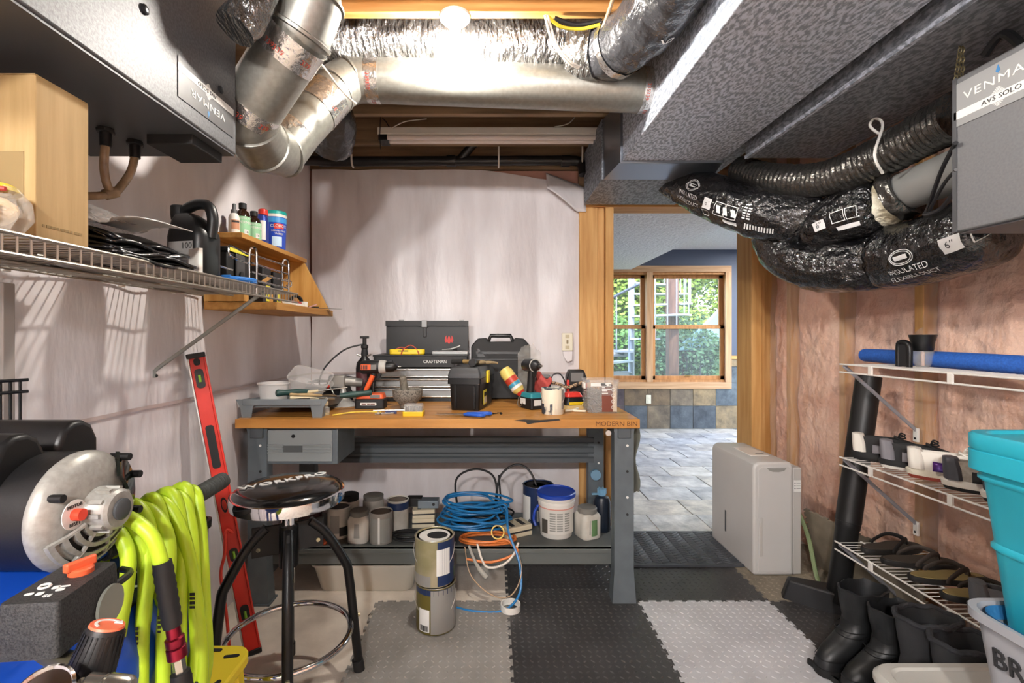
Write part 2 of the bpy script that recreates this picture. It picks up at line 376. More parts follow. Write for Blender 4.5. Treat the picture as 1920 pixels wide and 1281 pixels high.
# double window: trim, two units, two sashes each, panes
trimX = WOOD('trim_pine_x', '#c9a27c', '#a87f58', 0); trimZ = WOOD('trim_pine_z', '#c9a27c', '#a87f58', 2)
sashZ = WOOD('sash_pine', '#c08a55', '#9b6738', 2)
glass = film('window_glass', '#e6f0f4', .06, .02, 0)
w1 = S(thing('window_1', 'double-hung pine window in the slate-tiled far room', 'window', (1.06, NY1, .63)))
del w1['category']; del w1['label']
for a, c, mt in (((-.03, -.03, -.09), (2.15, 0, 0), trimX), ((-.03, -.03, 1.477), (2.15, 0, 1.56), trimX), ((-.03, -.03, 0), (.05, 0, 1.477), trimZ), ((2.07, -.03, 0), (2.15, 0, 1.477), trimZ), ((1.02, -.02, 0), (1.10, .12, 1.477), trimZ)):
    B().span(a, c).build('trim_board', mt, w1, bev=.003)
for a, c in (((.0, 0, 0), (.03, .15, 1.477)), ((2.09, 0, 0), (2.12, .15, 1.477)), ((0, 0, 0), (2.12, .15, .03)), ((0, 0, 1.447), (2.12, .15, 1.477))):
    B().span(a, c).build('jamb', sashZ, w1)
for ux in (.03, 1.10):
    W = .99
    for z0, z1, yy in ((.03, .76, .05), (.72, 1.447, .09)):
        sh = B()
        sh.span((ux, yy, z0), (ux+.055, yy+.03, z1)).span((ux+W-.055, yy, z0), (ux+W, yy+.03, z1)).span((ux, yy, z0), (ux+W, yy+.03, z0+.05)).span((ux, yy, z1-.045), (ux+W, yy+.03, z1))
        so = sh.build('sash', sashZ, w1, bev=.002)
        B().span((ux+.05, yy+.012, z0+.045), (ux+W-.05, yy+.018, z1-.04)).build('pane', glass, so)
    B().box((ux+W/2, .04, .085), (.09, .015, .012)).build('sash_lift', m('brass', '#a08a5a', .4, .8), w1)
# wall outlet low on the slate
o = tag(B().box((0, 0, 0), (.07, .008, .115)).box((0, -.004, .025), (.03, .006, .03)).box((0, -.004, -.025), (.03, .006, .03)).build('outlet_plate', m('almond_plastic', '#d9d3bf', .4), bev=.003), 'almond outlet plate set in the slate wall tile', 'outlet')
o.location = (2.10, NY1-.017, .40)
# ---------------------------------------------------------------- garden seen through the window
lawn = S(B().grid(lambda u, v: (-6+16*u, 6.7+22*v, -.05+.02*math.sin(u*30)+6.0*max(0, v-.25)**1.2), 30, 30).build('ground', m('lawn', '#66803a', .9, c2='#405a24', scale=3, bump=.6, bscale=40)))
leafG = [m('leaf_green', '#56782f', .6, c2='#3f6222', scale=2), m('leaf_lime', '#86993e', .55, c2='#647f2e', scale=2), m('leaf_deep', '#33522b', .6, c2='#243e20', scale=2)]
bark = m('bark', '#5b4636', .9, c2='#3c2d22', scale=20)
def tree(x, y, z0, h, rx, k, n, label, name='leafy_tree', ls=.13):
    t = thing(name, label, 'tree' if 'tree' in name else 'shrub', (x, y, z0), group=None)
    B().tube([(0, 0, 0), (.05, .03, h*.4), (-.04, 0, h*.75)], [.10*h/4, .03], 8, 4).build('trunk', bark, t)
    b = B(); rs = random.Random(int(x*100+y*10)); vs = []; fs = []
    for i in range(n):
        while True:
            p = Vector((rs.uniform(-1, 1), rs.uniform(-1, 1), rs.uniform(-1, 1)))
            if .35 < p.length < 1: break
        p = Vector((p.x*rx, p.y*rx, h*.58+p.z*h*.45)); p += Vector((noise.noise(p*.9), noise.noise(p*.9+Vector((9, 0, 0))), noise.noise(p*.9+Vector((0, 9, 0)))))*.5
        a = Vector((rs.uniform(-1, 1), rs.uniform(-1, 1), rs.uniform(-.6, .6))).normalized()*ls*rs.uniform(.6, 1.2); c = a.orthogonal().normalized()*ls*.33
        j = len(vs); vs += [p, p+a*.5+c, p+a, p+a*.5-c]; fs.append((j, j+1, j+2, j+3))
    b.add(vs, fs).build('foliage', leafG[k], t, flat=True, kind='stuff')
tree(4.5, 12.5, .3, 4.6, 2.0, 1, 9000, 'lime green leafy tree behind the shade sail')
tree(2.2, 14.5, .5, 5.5, 2.4, 0, 12000, 'mid green tree behind the spiral stair', ls=.18)
tree(4.2, 10.6, .1, 1.5, 1.1, 2, 4500, 'dark green bush below the lime tree', 'leafy_shrub', .10)
tree(2.9, 11.3, .15, 1.5, 1.0, 0, 4500, 'light green bush behind the brown post', 'leafy_shrub', .10)
tree(6.2, 15, .6, 6, 2.6, 0, 8000, 'tall green tree standing past the shade sail')
tree(1.2, 12.2, .2, 1.6, 1.2, 1, 4500, 'yellow green bush behind the stair treads', 'leafy_shrub', .10)
tree(3.2, 17.5, .8, 7, 3.2, 2, 12000, 'dark green tree filling the gap behind the stair', ls=.3)
tree(7.5, 12.0, .4, 5.5, 2.2, 1, 8000, 'lime green tree at the far side of the terrace', ls=.14)
tree(5.6, 18.5, 1, 8, 3.4, 0, 12000, 'broad green tree closing the view uphill', ls=.3)
steel = m('painted_grey_steel', '#8d939b', .45)
# spiral stair
st = thing('spiral_staircase', 'grey metal spiral staircase outside the window', 'staircase', (2.50, 8.6, 0))
B().cyl((0, 0, 0), (0, 0, 3.4), .055).build('centre_pole', steel, st)
tread_m = m('stair_tread', '#a9aeb2', .6)
for k in range(14):
    a = math.radians(150+24*k); z = .2+.2*k
    c, s_ = math.cos(a), math.sin(a); w = .17
    B().prism([(0, -.05), (1.0, -w), (1.0, w), (0, .05)], -.015, .015, T(0, 0, z) @ Matrix.Rotation(a, 4, 'Z')).build('tread', tread_m, st)
    for d in (-.1, .1): B().cyl((math.cos(a+d)*.98, math.sin(a+d)*.98, z), (math.cos(a+d)*.98, math.sin(a+d)*.98, z+.95+d*.6), .011, seg=8).build('baluster', steel, st)
B().tube([(math.cos(math.radians(138+6*k))*.98, math.sin(math.radians(138+6*k))*.98, 1.05+.05*k) for k in range(58)], .022, 8).build('handrail', m('dark_handrail', '#4b525b', .5), st)
pf = thing('porch_railing', 'grey baluster railing with horizontal boards by the stair', 'railing', (1.2, 8.0, 0))
for k in range(8): B().cyl((-.3+.16*k, 0, 0), (-.3+.16*k, 0, 1.05), .011, seg=8).build('baluster', steel, pf)
for z in (.25, .55, .9): B().span((-.5, .08, z), (1.1, .11, z+.10)).build('board', tread_m, pf)
B().tube([(-.4, 0, 1.5), (.2, 0, 1.22), (1.0, 0, .95)], .025, 8, 4).build('handrail', m('dark_handrail'), pf)
tag(B().span((3.03, 8.2, 0), (3.2, 8.37, 3.2)).build('porch_post', m('brown_post', '#6d5142', .8, c2='#523a2f', scale=3, stretch=(8, 8, 1)), bev=.01), 'square brown timber porch post outside the window', 'post')
sail = B().grid(lambda u, v: (3.75+u*(1.35+.15*v)-.25*u*(1-u)*(1-v), 10+u*(.2+.5*v), .95+u*(1.25*(1-v)-.05)-.9*u*(1-u)*(1-v)*.6), 16, 10).build('shade_sail', m('sail_cloth', '#7c9fae', .7), solid=.004)
tag(sail, 'pale blue triangular shade sail stretched over the garden', 'shade sail')
pc = thing('patio_chair', 'black metal patio chair on the terrace outside', 'chair', (4.05, 9.8, .0), -30)
blk = m('black_metal', '#17181a', .45, .3)
B().box((0, 0, .42), (.44, .42, .02)).build('seat', blk, pc)
for k in range(5): B().box((-.18+.09*k, .2, .68), (.012, .012, .5), rot(-12)).build('back_slat', blk, pc)
B().box((0, .25, .93), (.44, .02, .03)).build('top_rail', blk, pc)
for sx in (-1, 1):
    for sy in (-1, 1): B().cyl((sx*.2, sy*.19, 0), (sx*.2, sy*.19, .42), .012, seg=8).build('leg', blk, pc)
    B().tube([(sx*.21, -.2, .42), (sx*.21, -.2, .64), (sx*.21, .2, .64)], .011, 8).build('armrest', blk, pc)
# ---------------------------------------------------------------- foam floor tiles (0.61 m, interlocking edges, raised tread)
def foam_mesh():
    n = 10; s = .305; pts = []
    def edge(p, q, nx, ny):
        for i in range(n):
            for t, o in ((.0, 0), (.22, 0), (.16, 1), (.62, 1), (.56, 0)):
                f = (i+t+.11)/n; d = .012*(o if i % 1 == 0 else 0)
                pts.append((p[0]+(q[0]-p[0])*f+nx*d, p[1]+(q[1]-p[1])*f+ny*d))
    edge((-s, -s), (s, -s), 0, -1); edge((s, -s), (s, s), -1, 0); edge((s, s), (-s, s), 0, -1); edge((-s, s), (-s, -s), -1, 0)
    b = B(); b.prism(pts, 0, .010); bmesh.ops.recalc_face_normals(b.bm, faces=b.bm.faces); me = bpy.data.meshes.new('foam_base'); b.bm.to_mesh(me); b.bm.free()
    t = B(); N = 21
    for i in range(N):
        for j in range(N):
            x, y = -s+.61*(i+.5)/N, -s+.61*(j+.5)/N; a = PI/4 if (i+j) % 2 else -PI/4
            c, d = math.cos(a), math.sin(a); vs = []
            for k, (u, w, h) in enumerate(((-.0105, 0, 0), (-.004, -.0042, 0), (.004, -.0042, 0), (.0105, 0, 0), (.004, .0042, 0), (-.004, .0042, 0), (-.005, 0, .0022), (.005, 0, .0022))):
                vs.append((x+u*c-w*d, y+u*d+w*c, .0098+h))
            t.add(vs, [(0, 1, 6), (1, 2, 7, 6), (2, 3, 7), (3, 4, 7), (4, 5, 6, 7), (5, 0, 6)])
    mt = bpy.data.meshes.new('foam_tread'); t.bm.to_mesh(mt); t.bm.free()
    return me, mt
fme, ftr = foam_mesh()
foamL = m('foam_light_grey', '#8f8b86', .6, c2='#7c7873', scale=5, spec=.4)
foamP = m('foam_pale_grey', '#c2c2c5', .36, c2='#b0b0b3', scale=5)
foamD = m('foam_charcoal', '#3e3d3d', .42, c2='#333232', scale=5)
foamT = m('foam_tan', '#8f8574', .6, c2='#766d5f', scale=5)
def foam(x, y, mat, label, z=0, R=None):
    t = thing('foam_floor_tile', label, 'floor mat', (x, y, z), group='interlocking foam floor tiles', R=R)
    a = mesh_obj('tile_base', fme.copy(), mat, t); b = mesh_obj('raised_tread', ftr.copy(), mat, t, kind='stuff', ang=10)
    return t
foam(-.225, 1.945, foamL, 'light grey foam tile under the two stacked paint cans')
foam(.385, 1.945, foamD, 'charcoal foam tile in front of the bench beside the pale tile')
foam(.995, 1.945, foamP, 'pale grey foam tile in front of the charcoal tile by the doormat')
foam(.995, 2.555, foamD, 'charcoal foam tile partly under the doormat')
foam(.385, 2.555, foamD, 'charcoal foam tile lying under the bench')
foam(-.225, 1.335, foamL, 'light grey foam tile nearest the stool')
foam(.385, 1.335, foamD, 'charcoal foam tile behind the light grey one')
foam(.995, 1.335, foamP, 'pale grey foam tile in front of the storage totes')
foam(1.605, 1.945, foamD, 'charcoal foam tile under the boots')
foam(1.605, 2.555, foamT, 'tan foam tile under the dehumidifier')
ft = foam(1.735, 2.27, foamT, 'short tan foam tile leaning upright against the pink wall', .172, (0, math.radians(76), math.radians(6))); ft.scale = (.52, 1, 1)
# doormat with raised herringbone ribs
dm = thing('doormat', 'dark grey rubber doormat with herringbone ribs in the doorway', 'doormat', (1.12, 2.80, .012))
rub = m('mat_rubber', '#3f4247', .5)
B().prism(rrect(.74, .46, .01), 0, .006).build('mat_base', rub, dm)
b = B(); vs = []
for i in range(15):
    for j in range(14):
        x = -.34+.048*i; y = -.2+.030*j; d = .011 if i % 2 else -.011
        b.add([(x, y-d, .006), (x+.044, y+d, .006), (x+.044, y+d+.019, .006), (x, y-d+.019, .006), (x+.004, y-d+.006, .010), (x+.040, y+d+.006, .010), (x+.040, y+d+.013, .010), (x+.004, y-d+.013, .010)], [(0, 1, 5, 4), (1, 2, 6, 5), (2, 3, 7, 6), (3, 0, 4, 7), (4, 5, 6, 7)])
b.build('herringbone_ribs', rub, dm, flat=True, kind='stuff')
B().span((-.37, -.23, .006), (.37, -.215, .011)).build('border', rub, dm)
# ================================================================ ducts and ventilation
def galv(name, c, c2, rough, sc=26):
    return m(name, c, rough, .3, c2=c2, scale=sc, stretch=(1, .45, 1), tex='noise', contrast=(.42, .58), detail=3, rough2=rough+.15)
galvA = galv('galvanised_spangle', '#d3dae6', '#8f97a4', .42, 95)
galvB = galv('galvanised_dark', '#8c9199', '#63676e', .5, 80)
galvP = m('galvanised_pipe', '#97968f', .38, .75, c2='#8b8a84', scale=60, bump=.02)
foil = m('foil_tape', '#d2cfcb', .2, .95, bump=.5, bscale=40, bdist=.01)
foilF = m('foil_jacket', '#8f8e8d', .22, .92, bump=.8, bscale=22, stretch=(3, 1, 1), bdist=.03)
flexK = m('black_film_jacket', '#0d0d0f', .17, 0, bump=.9, bscale=24, bdist=.03, spec=.9, coat=.4)
flexG = m('grey_film_jacket', '#55565a', .2, .5, bump=.7, bscale=14, bdist=.03)
ribF = m('dark_foil_core', '#5c5a57', .22, .85, bump=.7, bscale=40, bdist=.01)
redink = m('red_print', '#b5483c', .5); whiteink = m('white_print', '#d8d8d8', .5); darkink = m('dark_print', '#2a2a2c', .5)
blackp = m('black_plastic', '#131314', .4, c2='#0d0d0e', scale=9); blackm = m('black_matte', '#1a1a1b', .65)
screwm = m('screw_steel', '#3a3a3c', .35, .8); white_pl = m('white_plastic', '#dcd9d2', .4); chrome = m('chrome', '#d6d6d8', .08, 1)
class Flex:
    def __init__(s, pts, r, amp=.06, freq=9, sub=10, seg=30, pitch=0, rib=.05, long=0, ends=.0):
        s.P = catmull(pts, sub); s.F = frames(s.P); s.r = r; s.amp = amp; s.freq = freq; s.seg = seg; s.pitch = pitch; s.rib = rib; s.long = long; s.ends = ends
        s.L = [0]
        for i in range(1, len(s.P)): s.L.append(s.L[-1]+(s.P[i]-s.P[i-1]).length)
    def pt(s, l, a, off=0):
        l = max(0, min(s.L[-1]-1e-6, l)); i = 0
        while s.L[i+1] < l: i += 1
        t = (l-s.L[i])/(s.L[i+1]-s.L[i]+1e-9)
        p = s.F[i][0].lerp(s.F[i+1][0], t); n = s.F[i][2].lerp(s.F[i+1][2], t).normalized(); q = s.F[i][3].lerp(s.F[i+1][3], t).normalized()
        r = s.r if not isinstance(s.r, (list, tuple)) else s.r[0]+(s.r[1]-s.r[0])*l/s.L[-1]
        d = n*math.cos(a)+q*math.sin(a)
        k = noise.fractal((p+d*r)*s.freq, 1, 2, 3)*s.amp
        if s.long: k += .016*noise.noise((p+d*r)*36)
        if s.long: k += s.long*noise.noise(Vector((l*6, a*5, 1)))
        if s.pitch: k += s.rib*abs(math.sin(PI*l/s.pitch))
        if s.ends:
            e = min(l, s.L[-1]-l)/s.ends
            if e < 1: k -= .45*(1-e)**2
        return p+d*(r*(1+k)+off)
    def mesh(s, name, mat, par, step=.012):
        n = max(8, int(s.L[-1]/step)); b = B()
        b.loft([[s.pt(s.L[-1]*i/n, 2*PI*j/s.seg) for j in range(s.seg)] for i in range(n+1)])
        return b.build(name, mat, par, ang=60)
    def write(s, st, size, mat, par, l, a, flip=1, sx=1, name='lettering'):
        r = s.r if not isinstance(s.r, (list, tuple)) else s.r[0]
        return text(st, size, mat, par, Matrix(), name, ext=0, sx=sx, fn=lambda x, y, z: s.pt(l+x*flip, a-y*flip/r, .003))
# main rectangular duct overhead, with its flange and the boot above the door
md = thing('main_air_duct', 'wide galvanised rectangular duct running overhead to the doorway', 'duct', (.657, 2.41, 2.13))
B().span((0, -6.3, 0), (.498, 0, .3)).build('duct_body', galvA, md, bev=.003)
B().span((-.012, -.004, -.012), (.51, .012, .31)).build('flange', m('flange_steel', '#8b9099', .3, .9), md, bev=.002)
B().add([(-.012, .012, -.006), (.51, .012, -.006), (.51, .012, .3), (-.012, .012, .3), (-.05, .20, -.03), (.53, .20, -.03), (.53, .20, .3), (-.05, .20, .3)], [(0, 1, 5, 4), (1, 2, 6, 5), (2, 3, 7, 6), (3, 0, 4, 7), (0, 3, 2, 1), (4, 5, 6, 7)]).build('transition', m('flange_steel'), md)
B().span((-.06, .20, -.03), (.53, .70, .3)).build('boot', galvB, md, bev=.003)
for y in (-3.3,): B().span((-.004, y, -.004), (.502, y+.03, .3)).build('slip_joint', galvA, md)
d2 = thing('return_air_duct', 'dark galvanised rectangular duct beside the wide duct', 'duct', (1.2, 2.27, 2.09))
B().span((0, -6.2, 0), (.4, 0, .34)).build('duct_body', galvB, d2, bev=.003)
B().span((-.05, 0, .1), (.1, .5, .34)).build('duct_boot', galvB, d2)
B().span((-.004, -6.2, -.003), (.012, 0, .012)).build('hem_edge', galvA, d2)
# round pipe with gooseneck
rp = thing('round_vent_pipe', 'round galvanised pipe with foil-taped elbows and gooseneck', 'pipe', (0, 2.0, 2.3))
o0 = Vector((0, 2.0, 2.3))
def PP(px, py, y): return at(px, py, y)-o0
R0 = .089
def seg_pipe(name, a, b_, r=R0): return B().cyl(a, b_, r, seg=40).build(name, galvP, rp)
pA, pB_, pC, pD, pE = PP(575, -30, 1.42), PP(562, 62, 1.42), PP(462, 218, 1.52), PP(520, 282, 1.78), PP(628, 168, 1.93)
pF, pG = PP(690, 150, 2.0), PP(1222, 170, 2.02)
seg_pipe('straight_pipe', pF, pG)
ring = lambda p, q, r, w: B().lathe([(r-.002, -w/2), (r+.004, -w/2*.6), (r+.004, w/2*.6), (r-.002, w/2)], T(p) @ (Vector(q)-Vector(p)).to_track_quat('Z', 'Y').to_matrix().to_4x4(), 40)
def elbow(pts, n=4):
    for i in range(len(pts)-1):
        seg_pipe('elbow_gore', pts[i], pts[i+1], R0)
    for i in range(1, len(pts)-1): B().sph(pts[i], R0*1.0, 32).build('elbow_gore', galvP, rp)
    for i in range(1, len(pts)-1):
        dr = (Vector(pts[i+1])-Vector(pts[i-1]))
        ring(pts[i], Vector(pts[i])+dr, R0+.003, .014).build('bead', galvP, rp)
e1 = PP(655, 150, 1.985)
elbow([pF, e1, pE+(pE-pD)*-.02+Vector((-.005, 0, 0)), pE+(pD-pE)*.25])
seg_pipe('down_pipe', pE, pD+(pE-pD)*.25)
elbow([pD+(pE-pD)*.35, pD+Vector((.01, .0, -.005)), PP(492, 272, 1.66), PP(466, 232, 1.54)+Vector((0, 0, 0)), pC+(pB_-pC)*.12])
seg_pipe('riser_pipe', pC, pB_)
elbow([pC+(pB_-pC)*.85, pB_, PP(582, 10, 1.41), pA+Vector((0, 0, .05))])
def tape(p, q, t0, t1, r=R0):
    p, q = Vector(p), Vector(q); a, c = p.lerp(q, t0), p.lerp(q, t1)
    o = B().cyl(a, c, r+.0022, seg=40).build('foil_tape', foil, rp)
    d = (c-a); L = d.length; X = look(a, c)
    for k, an in enumerate((200, 250, 300, 160)):
        an = math.radians(an+20*k)
        text('339', .022, redink, rp, Matrix(), 'tape_print', ext=0, fn=lambda x, y, z: X @ Vector((math.cos(an+x/r)*(r+.0028), math.sin(an+x/r)*(r+.0028), L*(.3+.2*(k % 3))+y)))
tape(pF, pG, .0, .045); tape(pF, pG, .955, .995); tape(pE, pD, .12, .38); tape(pE, pD, .72, .9); tape(pC, pB_, .0, .16); tape(pC, pB_, .72, .96)
# foil insulated run in the joist bay and the big jacketed hose at its end
fr = thing('foil_insulated_duct', 'silver foil insulated flexible duct in the joist bay behind the bulb', 'duct', (0, 2.06, 2.5))
q0 = Vector((0, 2.06, 2.5))
Flex([at(585, 85, 1.98)-q0, at(760, 75, 2.0)-q0, at(930, 82, 2.0)-q0, at(1120, 88, 2.0)-q0], .118, .10, 16, seg=36, long=.03).mesh('jacket', foilF, fr)
kp = m('kraft_facing', '#b78a4c', .7, c2='#d9b87a', scale=16, bump=.4)
Flex([at(600, 52, 2.04)-q0, at(850, 44, 2.05)-q0, at(1110, 52, 2.05)-q0], .085, .14, 16, seg=28).mesh('torn_facing', kp, fr)
fq = thing('jacketed_flex_hose', 'silver and grey jacketed flexible duct curling up beside the wide duct', 'duct', (.5, 1.8, 2.5)); q1 = Vector((.5, 1.8, 2.5))
fx = Flex([at(1085, 98, 1.96)-q1, at(1150, 92, 1.86)-q1, at(1215, 40, 1.66)-q1, at(1270, -40, 1.45)-q1, at(1310, -140, 1.25)-q1], .108, .07, 12, seg=36, long=.04)
fx.mesh('jacket', flexG, fq); fx.write('6', .07, whiteink, fq, .45, 3.6)
B().loft([[fx.pt(l, 2*PI*j/36, .004) for j in range(36)] for l in (.18, .20, .215)], False).build('strap', foil, fq)
B().loft([[fx.pt(l, 2*PI*j/36, .006) for j in range(36)] for l in (.0, .06, .12)], False).build('foil_wrap', foilF, fq)
f3 = thing('dark_flex_duct', 'dark grey flexible duct hanging behind the gooseneck pipe', 'duct', (-.85, 2.3, 2.3)); q2 = Vector((-.85, 2.3, 2.3))
Flex([at(520, 140, 2.0)-q2, at(570, 170, 2.15)-q2, at(625, 225, 2.3)-q2, at(620, 275, 2.42)-q2], .10, .06, 14, seg=30, long=.05, pitch=.05, rib=.04).mesh('jacket', flexG, f3)
f4 = thing('foil_flex_stub', 'short foil flexible duct stub above the left ventilator', 'duct', (-.6, 1.3, 2.25)); q3 = Vector((-.6, 1.3, 2.25))
Flex([at(440, 55, 1.25)-q3, at(475, 10, 1.28)-q3, at(500, -60, 1.3)-q3], .05, .08, 20).mesh('jacket', foilF, f4)
# bare bulb in a porcelain holder on the near joist
lh = thing('ceiling_lampholder', 'white porcelain lampholder with a bare lit bulb on the joist', 'light fixture', (-.138, 1.80, 2.45))
cabW_ = m('white_flex', '#cfc8bd', .5); porc = m('porcelain', '#e6e3dc', .3)
B().lathe([(.02, 0), (.057, 0), (.057, -.010), (.05, -.018), (.03, -.030), (.022, -.045), (.021, -.062), (.016, -.062)]).build('base', porc, lh)
B().lathe([(.0155, -.06), (.017, -.075), (.020, -.085)], seg=24).build('bulb_collar', m('bulb_plastic', '#efece6', .4), lh)
B().lathe([(.020, -.085), (.0275, -.10), (.030, -.115), (.028, -.130), (.018, -.143), (.004, -.147)], seg=24).build('bulb_globe', m('lit_bulb', (1, .93, .84), .4, emis=BULB), lh)
# two globes added out of view behind the camera as fill light
for px_, lb in ((-.80, 'added unseen white fill globe behind the camera near the left wall'), (-.05, 'added unseen white fill globe behind the camera near the ducts')):
    l2 = thing('fill_globe', lb, 'light fixture', (px_, -1.6, 2.60))
    B().lathe([(.02, 0), (.057, 0), (.057, -.010), (.05, -.018), (.012, -.030)]).build('base', porc, l2); B().cyl((0, 0, -.35), (0, 0, -.02), .005, seg=8).build('flex', cabW_, l2)
    B().sph((0, 0, -.43), .08, 24).build('globe', m('fill_globe_glow', (1, .97, .95), .4, emis=FILL_GLOBE), l2)
# switched-off fluorescent strip
fs = thing('fluorescent_strip', 'unlit white fluorescent strip light hung under the joists', 'light fixture', (.0, 2.80, 2.42))
x0, x1 = (727-VX)/F*2.8, (1116-VX)/F*2.8
B().cyl((x0, -.03, -.025), (x1, -.03, -.025), .013).build('tube', m('lamp_glass', '#e2d9d4', .25), fs)
B().cyl((x0, .03, -.025), (x1, .03, -.025), .013).build('tube', m('lamp_glass'), fs)
B().span((x0-.05, -.05, -.012), (x1+.04, .05, .028)).build('housing', white_pl, fs, bev=.004)
for x in (x0-.02, x1+.02): B().span((x-.025, -.046, -.045), (x+.025, .046, -.01)).build('end_socket', blackp, fs, bev=.003)
B().tube([(x0+.02, 0, .03), (x0-.01, 0, .08), (x0-.03, 0, .10)], .003).build('hanger_chain', screwm, fs)
B().tube([(x0-.03, -.05, .10), (x0-.035, -.05, -.02), (x0-.03, -.05, -.10)], .0025).build('pull_chain', screwm, fs)
# black drain pipe along the top of the back wall
dp = thing('black_drain_pipe', 'black plastic drain pipe along the top of the back wall', 'pipe', (0, 3.1, 2.37)); q4 = Vector((0, 3.1, 2.37))
abs_ = m('black_abs', '#1b1b1d', .35)
B().tube([at(560, 300, 2.95)-q4, at(620, 303, 3.1)-q4], .03, 16).build('pipe_run', abs_, dp)
B().cyl(at(610, 303, 3.1)-q4, at(1070, 301, 3.1)-q4, .031).build('pipe_run', abs_, dp)
B().tube([at(1065, 301, 3.1)-q4, at(1085, 303, 3.1)-q4, at(1092, 312, 3.09)-q4, at(1094, 328, 3.08)-q4], .031, 16, 4).build('elbow', abs_, dp)
for px in (607, 846, 1060): B().cyl(at(px-8, 302, 3.1)-q4, at(px+8, 302, 3.1)-q4, .037).build('coupling', abs_, dp)
B().cyl(at(862, 300, 3.1)-q4, at(895, 262, 3.06)-q4, .028).build('branch', abs_, dp)
for px in (662, 935, 1090):
    c = at(px, 302, 3.1)-q4
    B().tube([c+Vector((0, -.036, .14 if px != 662 else .03)), c+Vector((0, -.036, -.0)), c+Vector((0, -.02, -.034)), c+Vector((0, .01, -.038))], .006, 6, 3).build('pipe_strap', white_pl, dp)
# loose wiring
def wire(name, label, pts, r, mat, cat='cable', sub=6):
    p0 = Vector(pts[0]); return tag(B().tube([Vector(p)-p0 for p in pts], r, 7, sub).build(name, mat, loc=p0), label, cat)
cabW = m('white_cable', '#cfc8bd', .5); cabY = m('yellow_cable', '#d9c433', .45); cabK = m('black_cable', '#1c1c1e', .45)
wire('white_cable', 'white cable hanging down past the foil duct', [at(1022, 28, 1.76), at(1035, 75, 1.82), at(1060, 112, 1.85), at(1085, 128, 1.88)], .005, cabW)
wire('white_cable', 'second white cable dropping beside the yellow cable', [at(1027, 28, 1.77), at(1043, 80, 1.82), at(1068, 114, 1.85), at(1090, 126, 1.88)], .004, cabW)
wire('yellow_cable', 'yellow cable drooping under the near joist', [at(1026, 30, 1.775), at(1052, 50, 1.80), at(1090, 54, 1.80), at(1125, 46, 1.78)], .006, cabY)
wire('black_cable', 'black cable drooping above the yellow cable', [at(1040, 34, 1.79), at(1080, 46, 1.80), at(1128, 38, 1.78)], .008, cabK)
wire('tan_cable', 'tan cable running down from the joist to the pipe', [at(1150, -5, 1.7), at(1135, 40, 1.75), at(1112, 95, 1.83), at(1104, 122, 1.88)], .007, m('tan_cable', '#a98e72', .5))
wire('grey_wire', 'thin pale wire crossing by the gooseneck elbow', [at(585, 100, 1.7), at(610, 130, 1.75), at(640, 170, 1.78), at(668, 195, 1.8)], .004, cabW)
wire('pale_wire', 'thin pale wire looping under the joists', [at(735, 240, 2.7), at(760, 228, 2.7), at(800, 223, 2.72)], .003, cabW)
wire('pale_wire', 'thin pale wire by the rusty pipe clamp', [at(1040, 238, 2.7), at(1065, 232, 2.7), at(1078, 220, 2.72)], .003, cabW)
# ---------------------------------------------------------------- the two ventilators
hrv_m = m('charcoal_powder_coat', '#5d5e61', .42, .25, c2='#4c4d50', scale=160, bump=.05, bscale=300, rough2=.5)
hrv_r = m('grey_powder_coat', '#6b6c6e', .55, .1, c2='#646567', scale=160)
lab_m = m('label_grey', '#59595b', .4, c2='#3c3c3e', scale=9, contrast=(.3, .8)); labw = m('label_white', '#dcdcd8', .4); labl = m('label_light', '#8d8e8e', .4); blueink = m('blue_print', '#2d72a8', .4)
def venmar(par, X, W, s=1, bg=None):    # logo plate, X maps plate coordinates (x right, y up, z out)
    B(X).box((0, 0, .0005), (W, .16*s, .001)).build('label_plate', bg or lab_m, par)
    B(X).box((0, -.038*s, .0012), (W, .030*s, .0006)).build('label_stripe', labw, par)
    text('VENMAR', .042*s, labw, par, X @ T(0, .022*s, .0016), sx=1.35, sp=1.15)
    text('AVS SOLO', .024*s, darkink, par, X @ T(.01*s, -.038*s, .0018), sx=1.2)
    B(X).prism([(-.008*s, .052*s), (0, .074*s), (.008*s, .052*s), (0, .044*s)], .001, .0016).build('emblem', blueink, par)
    for k in range(4):
        for sg in (-1, 1): B(X).prism([(-.022*s+.005*k*s, 0), (.022*s-.005*k*s, 0), (.020*s-.005*k*s, .003*s), (-.020*s+.005*k*s, .003*s)], .001, .0014, T(0, -.038*s+sg*(.0165+.0048*k)*s, 0)).build('emblem_bar', labw, par)
XU = -.75
hv = thing('ventilator_unit', 'charcoal ventilator cabinet mounted upside down on the white left wall', 'ventilator', (XU, 1.41, 1.78))
B().span((-.43, -1.2, 0), (0, 0, .62)).build('cabinet', hrv_m, hv, bev=.006)
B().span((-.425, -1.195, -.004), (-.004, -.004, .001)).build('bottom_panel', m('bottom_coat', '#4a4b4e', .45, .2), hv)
for yy, zz in ((-.375, .174), (-.084, .347), (-.084, .15), (-.42, .44)): B().lathe([(.011, 0), (.011, .004), (.007, .007), (0.002, .007)], T(0, yy, zz) @ rot(0, 90, 0), 16).build('screw', screwm, hv)
venmar(hv, T(.001, -.142, .092) @ Matrix(((0, 0, 1, 0), (-1, 0, 0, 0), (0, -1, 0, 0), (0, 0, 0, 1))), .245, .62)
B().span((-.15, -.16, -.03), (-.03, -.02, 0)).build('switch_box', blackm, hv, bev=.003)
for xx, yy in ((-.229, -.193), (-.213, -.114)):
    f = B().lathe([(.018, 0), (.018, -.014), (.013, -.016), (.0125, -.05), (.009, -.05)], T(xx, yy, 0), 20).build('drain_fitting', blackp, hv)
    B().lathe([(.021, -.008), (.021, -.014), (.014, -.014)], T(xx, yy, 0), 6).build('drain_nut', blackm, f)
